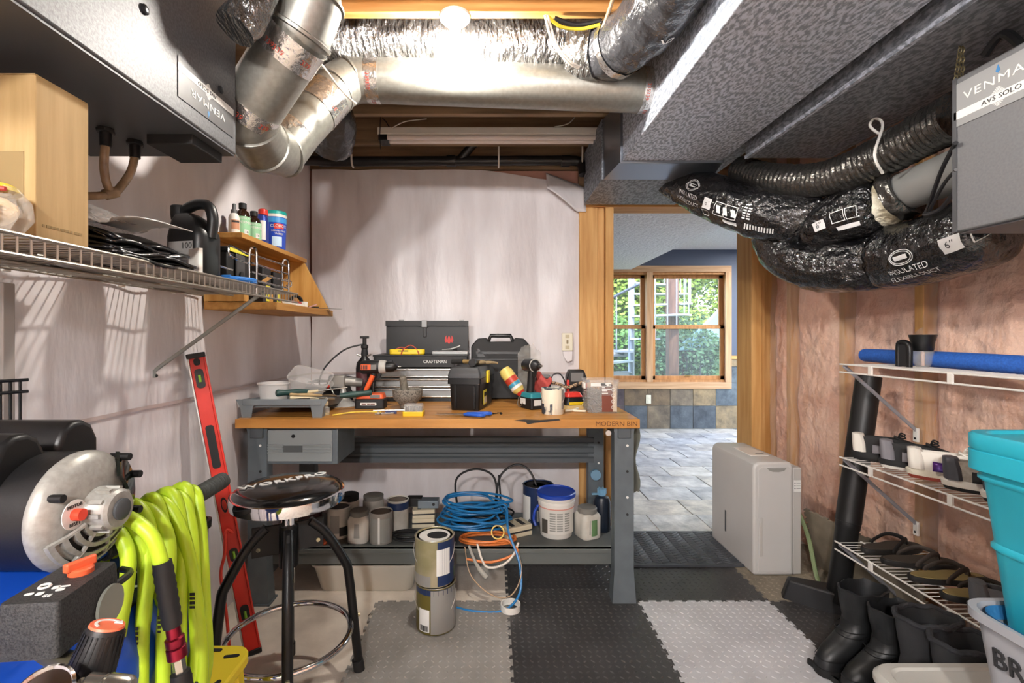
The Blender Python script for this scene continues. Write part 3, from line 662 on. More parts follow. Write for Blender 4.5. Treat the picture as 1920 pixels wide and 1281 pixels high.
hosec = m('amber_vinyl_hose', '#b49a7c', .2, c2='#8d7355', scale=20, trans=.25)
B().tube([(-.229, -.193, -.04), (-.233, -.193, -.10), (-.228, -.19, -.145), (-.222, -.18, -.165)], .010, 10, 5).build('drain_hose', hosec, hv)
B().tube([(-.213, -.114, -.04), (-.216, -.125, -.09), (-.22, -.155, -.14), (-.222, -.18, -.165), (-.25, -.21, -.18), (-.34, -.24, -.185), (-.435, -.25, -.19)], .010, 10, 5).build('drain_hose', hosec, hv)
B().cyl((-.232, -.192, -.172), (-.219, -.170, -.158), .0135).build('hose_tee', hosec, hv)
# right unit
XV, YV = 1.30, 1.352
hv2 = thing('ventilator_unit', 'grey ventilator cabinet hung by chains near the pink wall', 'ventilator', (XV, YV, 1.54))
B().span((0, -1.1, 0), (.42, 0, .43)).build('cabinet', hrv_r, hv2, bev=.005)
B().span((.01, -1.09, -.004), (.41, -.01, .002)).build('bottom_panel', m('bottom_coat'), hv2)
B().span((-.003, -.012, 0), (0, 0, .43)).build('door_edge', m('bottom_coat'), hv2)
venmar(hv2, T(-.0015, -.122, .352) @ Matrix(((0, 0, -1, 0), (-1, 0, 0, 0), (0, 1, 0, 0), (0, 0, 0, 1))), .235, .74, labl)
B().span((.06, -.25, .43), (.12, -.06, .46)).build('top_bracket', hrv_r, hv2, bev=.003)
B().tube([(.09, -.1, .46), (.09, -.05, .53), (.09, .0, .50)], .012, 8, 4).build('cable_gland', blackp, hv2)
ch = thing('hanging_chain', 'thin steel chain with spring holding the grey ventilator', 'chain', (1.36, 1.39, 1.97))
cz = m('zinc_chain', '#8f8668', .35, .9)
for k in range(9): B().torus((0, 0, 0), .008, .0022, seg=14, rs=6, X=Matrix.Diagonal((.62, 1, 1, 1))).build('link', cz, ch, loc=(.004*(k % 2), 0, .012+.0135*k), R=(PI/2, 0, PI/2*(k % 2)))
for k in range(9): B().torus((0, 0, 0), .008, .0022, seg=14, rs=6, X=Matrix.Diagonal((.62, 1, 1, 1))).build('link', cz, ch, loc=(-.018+.002*k, 0, .012+.0135*k), R=(PI/2, 0, PI/2*(k % 2)))
B().tube([(.0075*math.cos(i*.9), .0075*math.sin(i*.9), .135+.0011*i) for i in range(60)], .0016, 5).build('spring', blackm, ch)
for k in range(16): B().torus((0, 0, 0), .008, .0022, seg=14, rs=6, X=Matrix.Diagonal((.62, 1, 1, 1))).build('link', screwm, ch, loc=(-.002*(k % 2), 0, .21+.0185*k), R=(PI/2, 0, PI/2*(k % 2)))
# flexible ducts on the right
def duct(name, label, org, pts, r, mat=flexK, **k):
    t = thing(name, label, 'duct', org); o = Vector(org); step = k.pop('step', .012)
    f = Flex([Vector(p)-o for p in pts], r, **k); f.mesh('jacket', mat, t, step); return t, f
t1, f1 = duct('insulated_flex_duct', 'black film insulated flexible duct entering the wall above the doorway', (1.3, 2.4, 2.0),
    [at(1235, 318, 2.95), at(1300, 355, 2.62), at(1400, 392, 2.34), at(1475, 405, 2.22), at(1545, 402, 2.15)], [.10, .125], amp=.09, freq=9, long=.07, ends=.04)
def fill(f, t, l0, l1, a0, a1, mat=whiteink, name='print_block', n=4, sk=0, off=.003):     # printed patch; a0 is its top edge
    B().grid(lambda u, v: f.pt(l0+(l1-l0)*u+sk*v, a0+(a1-a0)*v, off), n, n).build(name, mat, t)
def outline_print(f, t, l0, l1, a0, a1, w=.003):
    r = f.r[0] if isinstance(f.r, (list, tuple)) else f.r; wa = w/r
    for q in ((l0, l1, a0, a0+wa), (l0, l1, a1-wa, a1), (l0, l0+w, a0, a1), (l1-w, l1, a0, a1)): fill(f, t, *q, name='print_frame', n=6)
def duct_print(f, t, l, a, s=1, full=True):
    r = f.r[0] if isinstance(f.r, (list, tuple)) else f.r
    for rx, ry in ((.040, .024), (.034, .019)):
        pts = [f.pt(l+rx*s*math.cos(q), a-(.055*s+ry*s*math.sin(q))/r, .003) for q in [2*PI*k/28 for k in range(28)]]
        B().tube(pts, .0013*s, 5, 0, True).build('oval_logo', whiteink, t)
    fill(f, t, l-.022*s, l+.022*s, a-.062*s/r, a-.048*s/r, name='logo_script')
    f.write('INSULATED', .026*s, whiteink, t, l, a-.012*s/r); f.write('FLEXIBLE DUCT', .022*s, whiteink, t, l+.004, a+.016*s/r)
    if not full: return
    fill(f, t, l+.105*s, l+.150*s, a-.030*s/r, a+.012*s/r, name='size_square'); f.write('6"', .030*s, darkink, t, l+.128*s, a-.010*s/r, name='size_mark')
    outline_print(f, t, l+.105*s, l+.140*s, a+.018*s/r, a+.045*s/r, .0025)
    outline_print(f, t, l+.170*s, l+.225*s, a-.030*s/r, a+.020*s/r); outline_print(f, t, l+.228*s, l+.280*s, a-.030*s/r, a+.020*s/r)
    for k in range(3): fill(f, t, l+.178*s+.036*k*s, l+.198*s+.036*k*s, a-.016*s/r, a+.010*s/r, name='diagram', sk=.012)
    fill(f, t, l+.215*s, l+.285*s, a+.030*s/r, a+.046*s/r, name='text_bar')
    for k in range(5):
        for q in (0, 1): fill(f, t, l+.300*s+.016*q*s, l+.312*s+.016*q*s, a-.040*s/r+.010*k*s/r, a-.035*s/r+.010*k*s/r, name='ladder_bar', n=2)
    for k in range(11): fill(f, t, l+.315*s+.009*k*s, l+.320*s+.009*k*s, a+.020*s/r, a+.042*s/r, name='ladder_bar', n=2)
duct_print(f1, t1, .50, 1.72, 1.05)
t2, f2 = duct('insulated_flex_duct', 'black film insulated duct ending in torn white fibreglass', (1.45, 2.0, 1.9),
    [at(1515, 442, 2.2), at(1560, 415, 2.08), at(1615, 395, 1.97), at(1665, 383, 1.88)], [.105, .115], amp=.07, freq=9, long=.07, ends=.05)
fill(f2, t2, .12, .165, 1.75, 2.1, name='size_square'); f2.write('6"', .030, darkink, t2, .142, 1.92, name='size_mark')
for q in ((.19, .25, 1.65, 2.05), (.255, .30, 1.65, 2.05)): outline_print(f2, t2, *q)
fill(f2, t2, .20, .30, 2.2, 2.35, name='text_bar')
wf_ = m('white_fibreglass', '#dcd7c4', .95, c2='#c6bd9f', scale=12, bump=1, bscale=25, bdist=.03)
t2b, f2b = duct('fibreglass_tuft', 'torn white fibreglass collar with foil around the grey pipe', (1.5, 1.85, 1.8), [at(1632, 395, 1.97), at(1660, 382, 1.9), at(1690, 366, 1.84)], [.112, .088], amp=.18, freq=14)
t2b.children[0].data.materials.clear(); t2b.children[0].data.materials.append(wf_)
Flex([at(1676, 372, 1.84)-Vector((1.5, 1.85, 1.8)), at(1700, 358, 1.80)-Vector((1.5, 1.85, 1.8))], .098, .14, 22, sub=6).mesh('foil_collar', ribF, t2b)
tag(B().cyl((0, 0, 0), at(1830, 305, 1.52)-at(1695, 360, 1.81), .072, seg=36).build('grey_duct_pipe', m('grey_pvc', '#8c8d8b', .4, .2), loc=at(1695, 360, 1.81)), 'smooth grey pipe between fibreglass collar and ventilator', 'pipe')
t3, f3_ = duct('insulated_flex_duct', 'black film insulated duct sagging lowest beside the door stud', (1.4, 2.1, 1.7),
    [at(1440, 430, 2.4), at(1490, 486, 2.25), at(1560, 500, 2.12), at(1640, 490, 2.0), at(1700, 470, 1.9)], [.10, .125], amp=.09, freq=9, long=.08, ends=.05)
t4, f4_ = duct('insulated_flex_duct', 'black film insulated duct bulging under the grey ventilator', (1.5, 1.7, 1.7),
    [at(1640, 480, 1.98), at(1705, 478, 1.85), at(1790, 452, 1.68), at(1890, 415, 1.52)], [.125, .125], amp=.06, freq=8, long=.06, ends=.07)
duct_print(f4_, t4, .22, 2.35, 1.15, False)
fill(f4_, t4, .36, .42, 1.75, 2.15, name='size_square'); f4_.write('6"', .032, darkink, t4, .39, 1.95, name='size_mark'); outline_print(f4_, t4, .44, .50, 1.8, 2.15)
t5, f5 = duct('corrugated_foil_duct', 'dark ribbed bare foil duct rising to the grey ventilator', (1.4, 2.0, 2.0),
    [at(1385, 318, 2.45), at(1450, 335, 2.25), at(1540, 337, 2.05), at(1640, 300, 1.85), at(1730, 252, 1.68), at(1800, 215, 1.55)], [.062, .078], amp=.05, freq=30, pitch=.022, rib=.06, step=.004, sub=14)
t5.children[0].data.materials.clear(); t5.children[0].data.materials.append(ribF)
wire('white_strap', 'white plastic tie looped round the ribbed foil duct', [at(1655, 325, 1.75), at(1640, 290, 1.72), at(1655, 235, 1.8), at(1640, 222, 1.85), at(1632, 238, 1.85), at(1665, 255, 1.82), at(1700, 225, 1.85)], .005, white_pl, 'tie')
wire('black_power_cord', 'black cord looping down from the grey ventilator', [at(1792, 268, 1.33), at(1765, 320, 1.45), at(1740, 390, 1.56), at(1735, 402, 1.56), at(1765, 390, 1.50), at(1800, 345, 1.36)], .006, cabK, 'cord')
wire('black_power_cord', 'second black cord running beside the looped one', [at(1793, 318, 1.34), at(1770, 345, 1.45), at(1742, 395, 1.56)], .005, cabK, 'cord')
# ================================================================ left side
zinc = m('zinc_wire', '#a29c92', .38, .8)
SZ = 1.42
ws = thing('wire_shelf', 'grey zinc wire shelf fixed along the white left wall', 'shelf', (XL, 0, SZ))
b = B()
for k in range(72):
    y = .18+.025*k; b.tube([(.012, y, 0), (.40, y, 0), (.404, y, -.004), (.404, y, -.032)], .0021, 5)
b.build('cross_wires', zinc, ws, kind='stuff')
for x, z in ((.015, -.004), (.14, -.005), (.27, -.005), (.404, .001), (.404, -.034)): B().cyl((x, .15, z), (x, 1.967, z), .0036, seg=8).build('rail', zinc, ws)
for y, zz in ((1.70, -.283),):
    br = B().tube([(.395, y, -.012), (.02, y, zz), (.006, y, zz-.012), (.006, y, zz-.035)], .007, 8, 0, False, .5).build('bracket', m('bracket_steel', '#93958f', .42, .6), ws)
    B().lathe([(.006, 0), (.005, .003), (.001, .003)], T(.012, y, zz-.028) @ rot(0, 90, 0), 10).build('screw', screwm, br)
for y in (.9, 1.18, 1.55, 1.8): B().span((0, y-.008, -.012), (.012, y+.008, .012)).build('wall_clip', white_pl, ws, bev=.002)
tag(B().span((XL, 1.165, .98), (XL+.014, 1.195, SZ-.04)).build('wall_standard', m('grey_standard', '#9a938e', .5), bev=.002), 'grey metal standard screwed to the wall under the shelf', 'bracket')
# things on the wire shelf
card = m('cardboard', '#b3976a', .75, c2='#a68a5c', scale=4, stretch=(14, 14, 1), bump=.05)
cb = thing('cardboard_box', 'tall plain brown cardboard box standing on the wire shelf', 'box', (-.975, .925, SZ+.003))
B().box((0, 0, .15), (.30, .115, .30)).build('carton', card, cb, bev=.002)
for sy in (-1, 1): B().box((0, sy*.029, .301), (.298, .056, .002)).build('flap', card, cb)
cp = m('box_print', '#8d7750', .8)
B().lathe([(.030, .05), (.030, .16)], T(.10, -.0585, 0) @ Matrix.Diagonal((1, .03, 1, 1)), 24, False).build('printed_cylinder', cp, cb)
B().torus((.10, -.0588, .16), .030, .0015, Matrix.Diagonal((1, .02, .4, 1)) @ rot(0)).build('printed_rim', cp, cb)
for k in range(9): B().box((.1504, -.042+.0098*k, .03), (.0008, .0045+.0025*(k % 3), .005)).build('faint_print', cp, cb)
pk = thing('snack_packet', 'clear plastic packet with yellow and red top beside the carton', 'packet', (-.86, .80, SZ+.003))
B().loft([[(.09*s_*math.cos(a), .035*s_*math.sin(a)+.004*math.sin(6*a), z) for a in [2*PI*k/20 for k in range(20)]] for s_, z in ((.8, 0), (1, .02), (.95, .05), (.7, .075), (.3, .085))]).build('bag', film('bag_film', '#e6ddcf', .3, .15, .8, 20), pk)
B().sph((0, 0, .035), (.07, .026, .03)).build('contents', m('rolls', '#c7a877', .7), pk)
B().loft([[(.05*s_*math.cos(a), .036*s_*math.sin(a), z) for a in [2*PI*k/16 for k in range(16)]] for s_, z in ((1.3, .068), (1.1, .08), (.3, .09))]).build('printed_top', m('packet_yellow', '#e0c63a', .3), pk)
B().tube([(-.08, -.02, .07), (0, -.034, .072), (.07, -.02, .066)], .004, 6, 4).build('red_band', m('packet_red', '#b23327', .3), pk)
B().box((.045, -.034, .032), (.04, .001, .03)).build('white_label', labw, pk)
bagk = m('black_liner', '#101012', .25, bump=.3, bscale=30, coat=.2)
bb = thing('black_liner_bundle', 'folded stack of black plastic liners lying on the wire shelf', 'plastic bags', (-.95, 1.17, SZ+.004), -4)
for k in range(9):
    rs = random.Random(k); w = .30-.008*k; d = .26-.006*k
    def f(u, v, k=k, w=w, d=d):
        x = (u-.5)*w; y = (v-.5)*d
        return (x+.012*math.sin(k*2.1+v*4), y, .005+.0095*k*(1-.45*(2*u-1)**2*(1 if u > .5 else .5))+.006*noise.noise(Vector((x*9, y*9, k*.7)))+.005*math.sin(9*v+k))
    B().grid(f, 12, 10).build('liner', bagk, bb, solid=.007)
B().grid(lambda u, v: (-.15+.20*u, -.14+.27*v, .085+.05*math.sin(PI*u)*math.sin(PI*v)+.03*u*v+.012*noise.noise(Vector((u*5, v*5, 0)))), 14, 14).build('clear_overwrap', film('cloudy_wrap', '#cfc8c4', .38, .2, .8, 18), bb, solid=.001)
B().grid(lambda u, v: (.0+.16*u, -.02+.12*v, .10+.012*math.sin(PI*u)), 6, 3).build('paper_sheet', labw, bb, solid=.0015)
jug = thing('oil_jug', 'black plastic oil jug with moulded handle on the wire shelf', 'jug', (-.93, 1.50, SZ+.004), -12)
B().loft([[(p[0]*s_+dx, p[1]*s_, z) for p in rrect(.135, .10, .03)] for s_, z, dx in ((.95, 0, 0), (1, .008, 0), (1, .13, 0), (.96, .145, 0), (.72, .185, -.012), (.45, .205, -.025))]).build('body', blackp, jug)
B().tube([(.062, 0, .13), (.068, 0, .19), (.052, 0, .228), (.012, 0, .236), (-.03, 0, .222), (-.045, 0, .20)], .0165, 12, 6).build('handle', blackp, jug)
c_ = B().lathe([(.022, .19), (.024, .205), (.024, .232), (.021, .235)], T(-.055, 0, 0), 24).build('cap', blackm, jug)
B().cyl((-.055, 0, .18), (-.055, 0, .20), .021).build('neck', blackp, jug)
B().box((.0, -.0505, .075), (.085, .001, .075)).build('label', m('grey_label', '#8f8f8d', .5), jug)
text('100', .026, darkink, jug, T(.022, -.0515, .098) @ FRONT)
tag(B().prism(rrect(.05, .012, .002), 0, .075).build('small_white_carton', m('white_card', '#dfddd6', .6), bev=.001, loc=(-.845, 1.37, SZ+.004), R=(0, 0, math.radians(-28))), 'small white carton standing before the black jug', 'box')
wire('blue_cord_coil', 'bright blue cord coiled on the wire shelf', [(-.85+.05*math.cos(a)*(1+.1*math.sin(3*a)), 1.60+.06*math.sin(a), SZ+.01+.004*(a/6)) for a in [k*.5 for k in range(36)]], .005, m('blue_cord', '#2f74c0', .4), 'cord', 2)
ck = thing('chrome_wire_basket', 'bright chrome wire basket at the end of the wire shelf', 'basket', (-.82, 1.78, SZ+.004))
for z in (.018, .045, .075, .105): B().cyl((0, -.14, z), (0, .15, z), .003, seg=8).build('rail', chrome, ck)
for y in (-.13, .13): B().tube([(-.012, y, .0), (-.012, y, .11), (0, y, .128), (.012, y, .11), (.012, y, -.03)], .004, 8, 3).build('end_loop', chrome, ck)
B().tube([(-.015, -.14, .105), (-.015, -.24, .115), (-.015, -.255, .10), (-.015, -.24, .08), (-.015, -.13, .075)], .0035, 8, 4).build('front_loop', chrome, ck)
B().tube([(-.07, -.16, .012), (-.07, -.30, .02), (-.065, -.31, .04), (-.06, -.30, .052), (-.06, -.15, .05)], .003, 8, 4).build('lower_loop', chrome, ck)
B().tube([(-.01, .15, .03), (-.01, .20, .03), (-.01, .205, .05), (-.01, .15, .055)], .003, 8, 3).build('rear_loop', chrome, ck)
am = thing('ammo_can', 'black steel ammunition can with yellow stripe on the shelf', 'metal box', (-1.02, 1.78, SZ+.004), 0)
B().box((0, 0, .065), (.16, .15, .13)).build('body', blackm, am, bev=.005)
B().box((0, 0, .137), (.168, .158, .016)).build('lid', blackm, am, bev=.003)
B().box((.082, .0, .137), (.006, .15, .013)).build('yellow_stripe', m('stripe_yellow', '#d8d13a', .4), am)
lt = B().box((.086, 0, .085), (.008, .06, .085)).build('latch', m('latch_steel', '#4c4c4d', .4, .6), am, bev=.003)
B().cyl((.088, 0, .05), (.096, 0, .05), .014).build('latch_eye', blackp, lt)
# two-tier wooden wall shelf
ply = WOOD('ply_y', '#c2924f', '#9a6a2e', 1); plyZ = WOOD('ply_z', '#c79a55', '#a3722f', 2)
wsn = thing('wooden_wall_shelf', 'two-tier home-made wooden shelf on the white left wall', 'shelf', (XL, 2.0, 1.36))
B().span((0, 0, 0), (.30, .72, .032)).build('bottom_board', ply, wsn, bev=.002)
B().span((0, 0, .30), (.16, .70, .322)).build('top_board', ply, wsn, bev=.002)
B().prism([(0, 0), (.29, 0), (.15, .27), (0, .27)], 0, .02, T(0, .70, .031) @ rot(90)).build('end_panel', plyZ, wsn, bev=.001)
B().span((0, 0, .032), (.018, .70, .30)).build('back_board', ply, wsn)
B().span((0, -.002, .034), (.17, .036, .075)).build('front_cleat', plyZ, wsn, bev=.002)
B().span((.16, .21, .032), (.18, .24, .09)).build('divider', plyZ, wsn)
ZT = 1.36+.323
def bottle(name, label, x, y, prof, mat, cat='bottle', seg=24):
    t = thing(name, label, cat, (x, y, ZT)); B().lathe(prof, seg=seg).build('body', mat, t); return t
sb = bottle('spray_bottle', 'small white mist spray bottle at the end of the top board', -1.10, 2.05, [(.021, 0), (.022, .004), (.022, .07), (.017, .085), (.010, .092)], white_pl)
B().lathe([(.012, .088), (.012, .105), (.009, .108)]).build('collar', m('grey_plastic', '#5e6062', .5), sb); B().lathe([(.008, .106), (.007, .13), (.004, .132)]).build('nozzle', m('grey_plastic'), sb)
patch(sb, 'label', m('orange_label', '#c08a6a', .5), .022, 0, 90, .02, .06); patch(sb, 'label_band', darkink, .0225, 5, 85, .048, .056)
green = m('mint_label', '#8fc49a', .5); amber = m('amber_glass', '#2a1a12', .12, coat=.5)
for i, (y, x, h, lb) in enumerate(((2.12, -1.10, .15, 'tall brown bottle with mint green label beside the spray bottle'), (2.20, -1.09, .135, 'brown bottle with mint green label beside the blue can'))):
    g = bottle('essential_oil_bottle', lb, x, y, [(.030, 0), (.031, .005), (.031, h*.62), (.026, h*.74), (.014, h*.82), (.013, h*.86)], amber)
    B().lathe([(.016, h*.85), (.016, h), (.014, h+.002)]).build('cap', blackm, g)
    patch(g, 'label', green, .031, -70, 110, .006, h*.60)
    X = Matrix.Rotation(math.radians(38), 4, 'Z')
    text('PEPPERMINT', .017, labw, g, X @ T(0, 0, h*.42), wrap=.0322); text('ESSENTIAL OIL', .009, whiteink, g, X @ T(0, 0, h*.54), wrap=.0322)
    patch(g, 'size_dot', labw, .0318, 40, 72, .012, .032, 6); text('16', .015, darkink, g, Matrix.Rotation(math.radians(56), 4, 'Z') @ T(0, 0, .022), wrap=.033)
wd = bottle('spray_can', 'blue aerosol can with red cap on the top board', -1.09, 2.28, [(.026, 0), (.027, .004), (.027, .125), (.020, .138), (.020, .142)], m('can_blue', '#2c3f8f', .3, .3))
B().lathe([(.021, .14), (.022, .145), (.021, .165), (.012, .17)], T(.004, 0, 0)).build('cap', m('cap_red', '#c8362e', .35), wd)
patch(wd, 'label', labw, .027, 10, 60, .02, .11)
cx = bottle('wipes_tub', 'blue and white tub of cleaning wipes with teal lid', -1.09, 2.42, [(.046, 0), (.047, .004), (.052, .165), (.052, .17)], m('tub_blue', '#2148b8', .35), 'tub')
B().lathe([(.054, .172), (.054, .186), (.050, .19)]).build('lid', m('teal_lid', '#1f9a92', .4), cx); B().lathe([(.053, .158), (.0535, .172)], cap=False).build('white_rim', white_pl, cx)
B().lathe([(.0518, .13), (.0525, .155)], cap=False).build('light_blue_band', m('band_blue', '#3d8fd0', .4), cx)
X = Matrix.Rotation(math.radians(42), 4, 'Z')
patch(cx, 'logo_field', m('logo_red', '#c43a35', .4), .0505, 15, 70, .098, .125, 10); text('CLOROX', .020, labw, cx, X @ T(0, 0, .112), wrap=.0522)
text('DISINFECTING', .011, labw, cx, X @ T(0, 0, .088), wrap=.0515); text('WIPES', .014, labw, cx, X @ T(0, 0, .073), wrap=.051)
patch(cx, 'white_field', m('pale_field', '#bcd8ee', .5), .0487, 5, 60, .012, .06, 10)
# things on its lower board
ZB = 1.36+.033
for i, (y, h, lb) in enumerate(((2.19, .17, 'black box with yellow end label beside the ammunition can'), (2.30, .16, 'second black box with yellow end label on the lower board'))):
    bx = thing('black_parts_box', lb, 'box', (-1.09, y, ZB)); B().box((0, 0, h/2), (.13, .08, h)).build('body', blackp, bx, bev=.003)
    B().box((.0655, .01, h*.3), (.001, .04, h*.42)).build('yellow_label', m('stripe_yellow'), bx)
    B().box((.0664, .01, h*.17), (.0008, .026, .008)).build('label_print', darkink, bx)
wpk = thing('putty_tube_tray', 'white tray of small tubes on the lower wooden board', 'tray', (-.96, 2.31, ZB), 0)
B().box((0, 0, .006), (.08, .10, .012)).build('tray', white_pl, wpk, bev=.002); B().cyl((-.02, -.05, .018), (-.02, .05, .018), .007).build('tube', white_pl, wpk); B().cyl((.02, -.045, .018), (.02, .05, .018), .006).build('tube', m('red_tube', '#b03a34', .4), wpk)
tp = tag(B().lathe([(.022, -.012), (.034, -.012), (.034, .012), (.022, .012)], cap=False).build('tape_roll', blackp, loc=(-1.02, 2.50, ZB+.035), R=(PI/2, 0, .7)), 'black tape roll standing on the lower wooden board', 'tape')
md_ = tp.modifiers.new('s', 'SOLIDIFY'); md_.thickness = .002
jr = thing('small_white_pot', 'small white pot beside the black tape roll', 'pot', (-.965, 2.47, ZB)); B().lathe([(.016, 0), (.017, .003), (.017, .022), (.015, .024)]).build('body', white_pl, jr); B().lathe([(.018, .022), (.018, .03), (.016, .032)]).build('lid', labw, jr)
tag(B().box((0, 0, .002), (.06, .05, .004), rot(0, -8, 0)).build('colour_card', m('card_pink', '#c99a9a', .5), loc=(-.96, 2.55, ZB+.012), R=(.1, -.25, .4)), 'small pink printed card leaning by the tape roll', 'card')
sw = thing('saw_blade', 'flat steel saw blade sticking out past the wooden shelf', 'saw blade', (-.93, 2.60, ZB+.006), 40)
B().prism([(-.12, -.02), (.10, -.02), (.12, -.012), (.12, .012), (.08, .02), (-.12, .02)], 0, .0015).build('blade', m('blade_steel', '#9a9a98', .3, .9), sw); B().box((-.06, 0, .004), (.10, .028, .008)).build('sleeve', blackm, sw, bev=.002)
tag(B().box((0, 0, 0), (.012, .16, .008)).build('paint_stirrer', pineY, loc=(-.87, 1.86, SZ+.05), R=(.25, 0, .25)), 'thin wooden stir stick leaning in the chrome basket', 'stick')
# ---------------------------------------------------------------- spirit level
top, bot = Vector((-1.155, 1.865, 1.20)), Vector((-.94, 1.89, .002))
lv = thing('spirit_level', 'long red spirit level leaning against the white left wall', 'spirit level', bot)
X = look((0, 0, 0), top-bot) ; ax = (top-bot).normalized()
side = Vector((0, -1, 0)); side = (side-ax*side.dot(ax)).normalized(); sd = ax.cross(side)   # side faces the camera
ang = math.radians(-28); nx = (sd*math.cos(ang)+side*math.sin(ang)).normalized(); ny = ax.cross(nx)
LM = Matrix((( nx.x, ny.x, ax.x, 0), (nx.y, ny.y, ax.y, 0), (nx.z, ny.z, ax.z, 0), (0, 0, 0, 1)))
if ny.y < 0: LM = LM @ rot(0, 0, 180)
red = m('level_red', '#d6362a', .35, c2='#c42f24', scale=6); alu = m('aluminium', '#c2c1bd', .35, .8)
B(LM).box((0, 0, .60), (.05, .018, 1.19)).build('web', red, lv, bev=.002)
for sx in (-1, 1): B(LM).box((sx*.028, 0, .60), (.006, .026, 1.19)).build('flange', red if sx == 1 else alu, lv, bev=.001)
B(LM).box((-.0, .011, .60), (.055, .004, 1.19)).build('back_plate', alu, lv)
for z in (.006, 1.19): B(LM).box((0, 0, z), (.064, .03, .02)).build('end_cap', blackp, lv, bev=.003)
for z, h in ((1.10, .075), (.16, .075), (.40, .05)): B(LM).prism(rrect(.03, h, .012), -.0135, .0135, T(0, 0, z) @ rot(90)).build('vial_window', blackp, lv); B(LM).cyl((0, -.0145, z-.014), (0, -.0145, z+.014), .005).build('vial', m('vial_green', '#7fae3a', .2), lv)
for z, h in ((.83, .17),): B(LM).prism(rrect(.028, h, .010), -.0135, .0135, T(0, 0, z) @ rot(90)).build('grip_slot', blackm, lv)
B(LM).prism(rrect(.022, .028, .009), -.0135, .0135, T(0, 0, 1.165) @ rot(90)).build('hang_hole', blackm, lv)
B(LM).torus((0, -.016, .60), .016, .003, rot(90) @ Matrix.Diagonal((.6, 1.6, 1, 1))).build('hook', blackp, lv)
wire('red_ribbon', 'red ribbon tied to the spirit level trailing down', [at(436, 1000, 1.865), at(424, 996, 1.85), at(421, 1040, 1.84), at(414, 1080, 1.84), at(424, 1150, 1.84), at(432, 1238, 1.835)], .006, m('ribbon_red', '#d8402f', .5), 'ribbon')
# ---------------------------------------------------------------- black bin and yellow step
bn = thing('black_bin', 'tall black plastic bin behind the hose', 'bin', (-1.03, 1.44, 0))
B().loft([[(p[0]*s_, p[1]*s_, z) for p in rrect(.27, .2, .03)] for s_, z in ((.8, 0), (.82, .01), (1, .64), (1.05, .645), (1.06, .67), (.99, .672), (.97, .63), (.78, .02))]).build('body', blackp, bn)
ye = m('safety_yellow', '#e0cb2e', .45)
ys_ = thing('yellow_step', 'yellow plastic folding step with slots beside the bar stool', 'step stool', (-.85, 1.22, 0))
pl = rrect(.36, .28, .05); B().prism(pl, .345, .375).build('platform', ye, ys_, bev=.006)
B().prism(rrect(.22, .16, .02), .3752, .3762, T(-.02, 0, 0)).build('tread_recess', m('yellow_shade', '#cdb827', .5), ys_)
for x, y, a in ((.14, .09, 10), (.155, -.02, 70), (.08, .115, 0)): B().prism(rrect(.04, .012, .005), .3755, .3768, T(x, y, 0) @ rot(0, 0, a)).build('slot', blackm, ys_)
for k in range(4): B().box((-.08+.045*k, 0, .379), (.012, .13, .006), rot(0, 0, 18)).build('grip_rib', ye, ys_)
for sx in (-1, 1):
    for sy in (-1, 1): B().box((sx*.15, sy*.11, .173), (.035, .03, .345), rot(sy*3, -sx*3, 0)).build('leg', ye, ys_, bev=.004)
# ---------------------------------------------------------------- bar stool
SX, SY = -.70, 1.655
sl = thing('bar_stool', 'black padded shop stool with chrome rim and foot ring', 'stool', (SX, SY, 0))
satin = m('satin_black_steel', '#161617', .35, .2); vinyl = m('black_vinyl', '#121213', .16, coat=.3, bump=.02, bscale=40)
B().lathe([(.02, .742), (.10, .742), (.15, .738), (.172, .728), (.178, .718)], seg=48).build('seat_pad', vinyl, sl)
B().lathe([(.178, .720), (.184, .718), (.185, .700), (.183, .682), (.176, .680), (.05, .682)], seg=48).build('chrome_rim', chrome, sl)
text('WORKPRO', .047, labw, sl, T(-.025, .030, .7435) @ rot(0, 0, 40), sx=1.25, ext=.0012)
B().cyl((0, 0, .60), (0, 0, .684), .024).build('gas_column', chrome, sl); B().cyl((0, 0, .46), (0, 0, .60), .032).build('column_sleeve', satin, sl); B().cyl((0, 0, .40), (0, 0, .50), .02).build('screw_rod', chrome, sl)
B().lathe([(.07, .672), (.07, .682)], seg=24).build('seat_plate', satin, sl)
for a in (32, 112, 205, 292):
    c, s_ = math.cos(math.radians(a)), math.sin(math.radians(a))
    L = lambda r, z: (c*r, s_*r, z)
    lg = B().tube([L(.07, .60), L(.125, .545), L(.19, .43), L(.205, .38), L(.225, .20), L(.245, .012)], .0165, 12, 3).build('leg', satin, sl)
    B().cyl(L(.238, .05), L(.246, .0), .0205).build('rubber_foot', blackm, lg)
    B().box(L(.065, .555), (.10, .012, .10), Matrix.Rotation(math.radians(a), 4, 'Z')).build('leg_bracket', blackm, sl, bev=.002)
    for dz, dr in ((.02, .035), (-.025, .03)): B().cyl(Vector(L(.065+dr, .555+dz))+Vector((-s_, c, 0))*.006, Vector(L(.065+dr, .555+dz))-Vector((-s_, c, 0))*.014, .007, seg=10).build('bolt', m('zinc_bolt', '#b8b295', .35, .8), sl)
    B().cyl(L(.222, .215), L(.247, .215), .007, seg=10).build('ring_bolt', m('zinc_bolt'), sl)
B().torus((0, 0, .215), .205, .0105, seg=64, rs=12).build('foot_ring', chrome, sl)
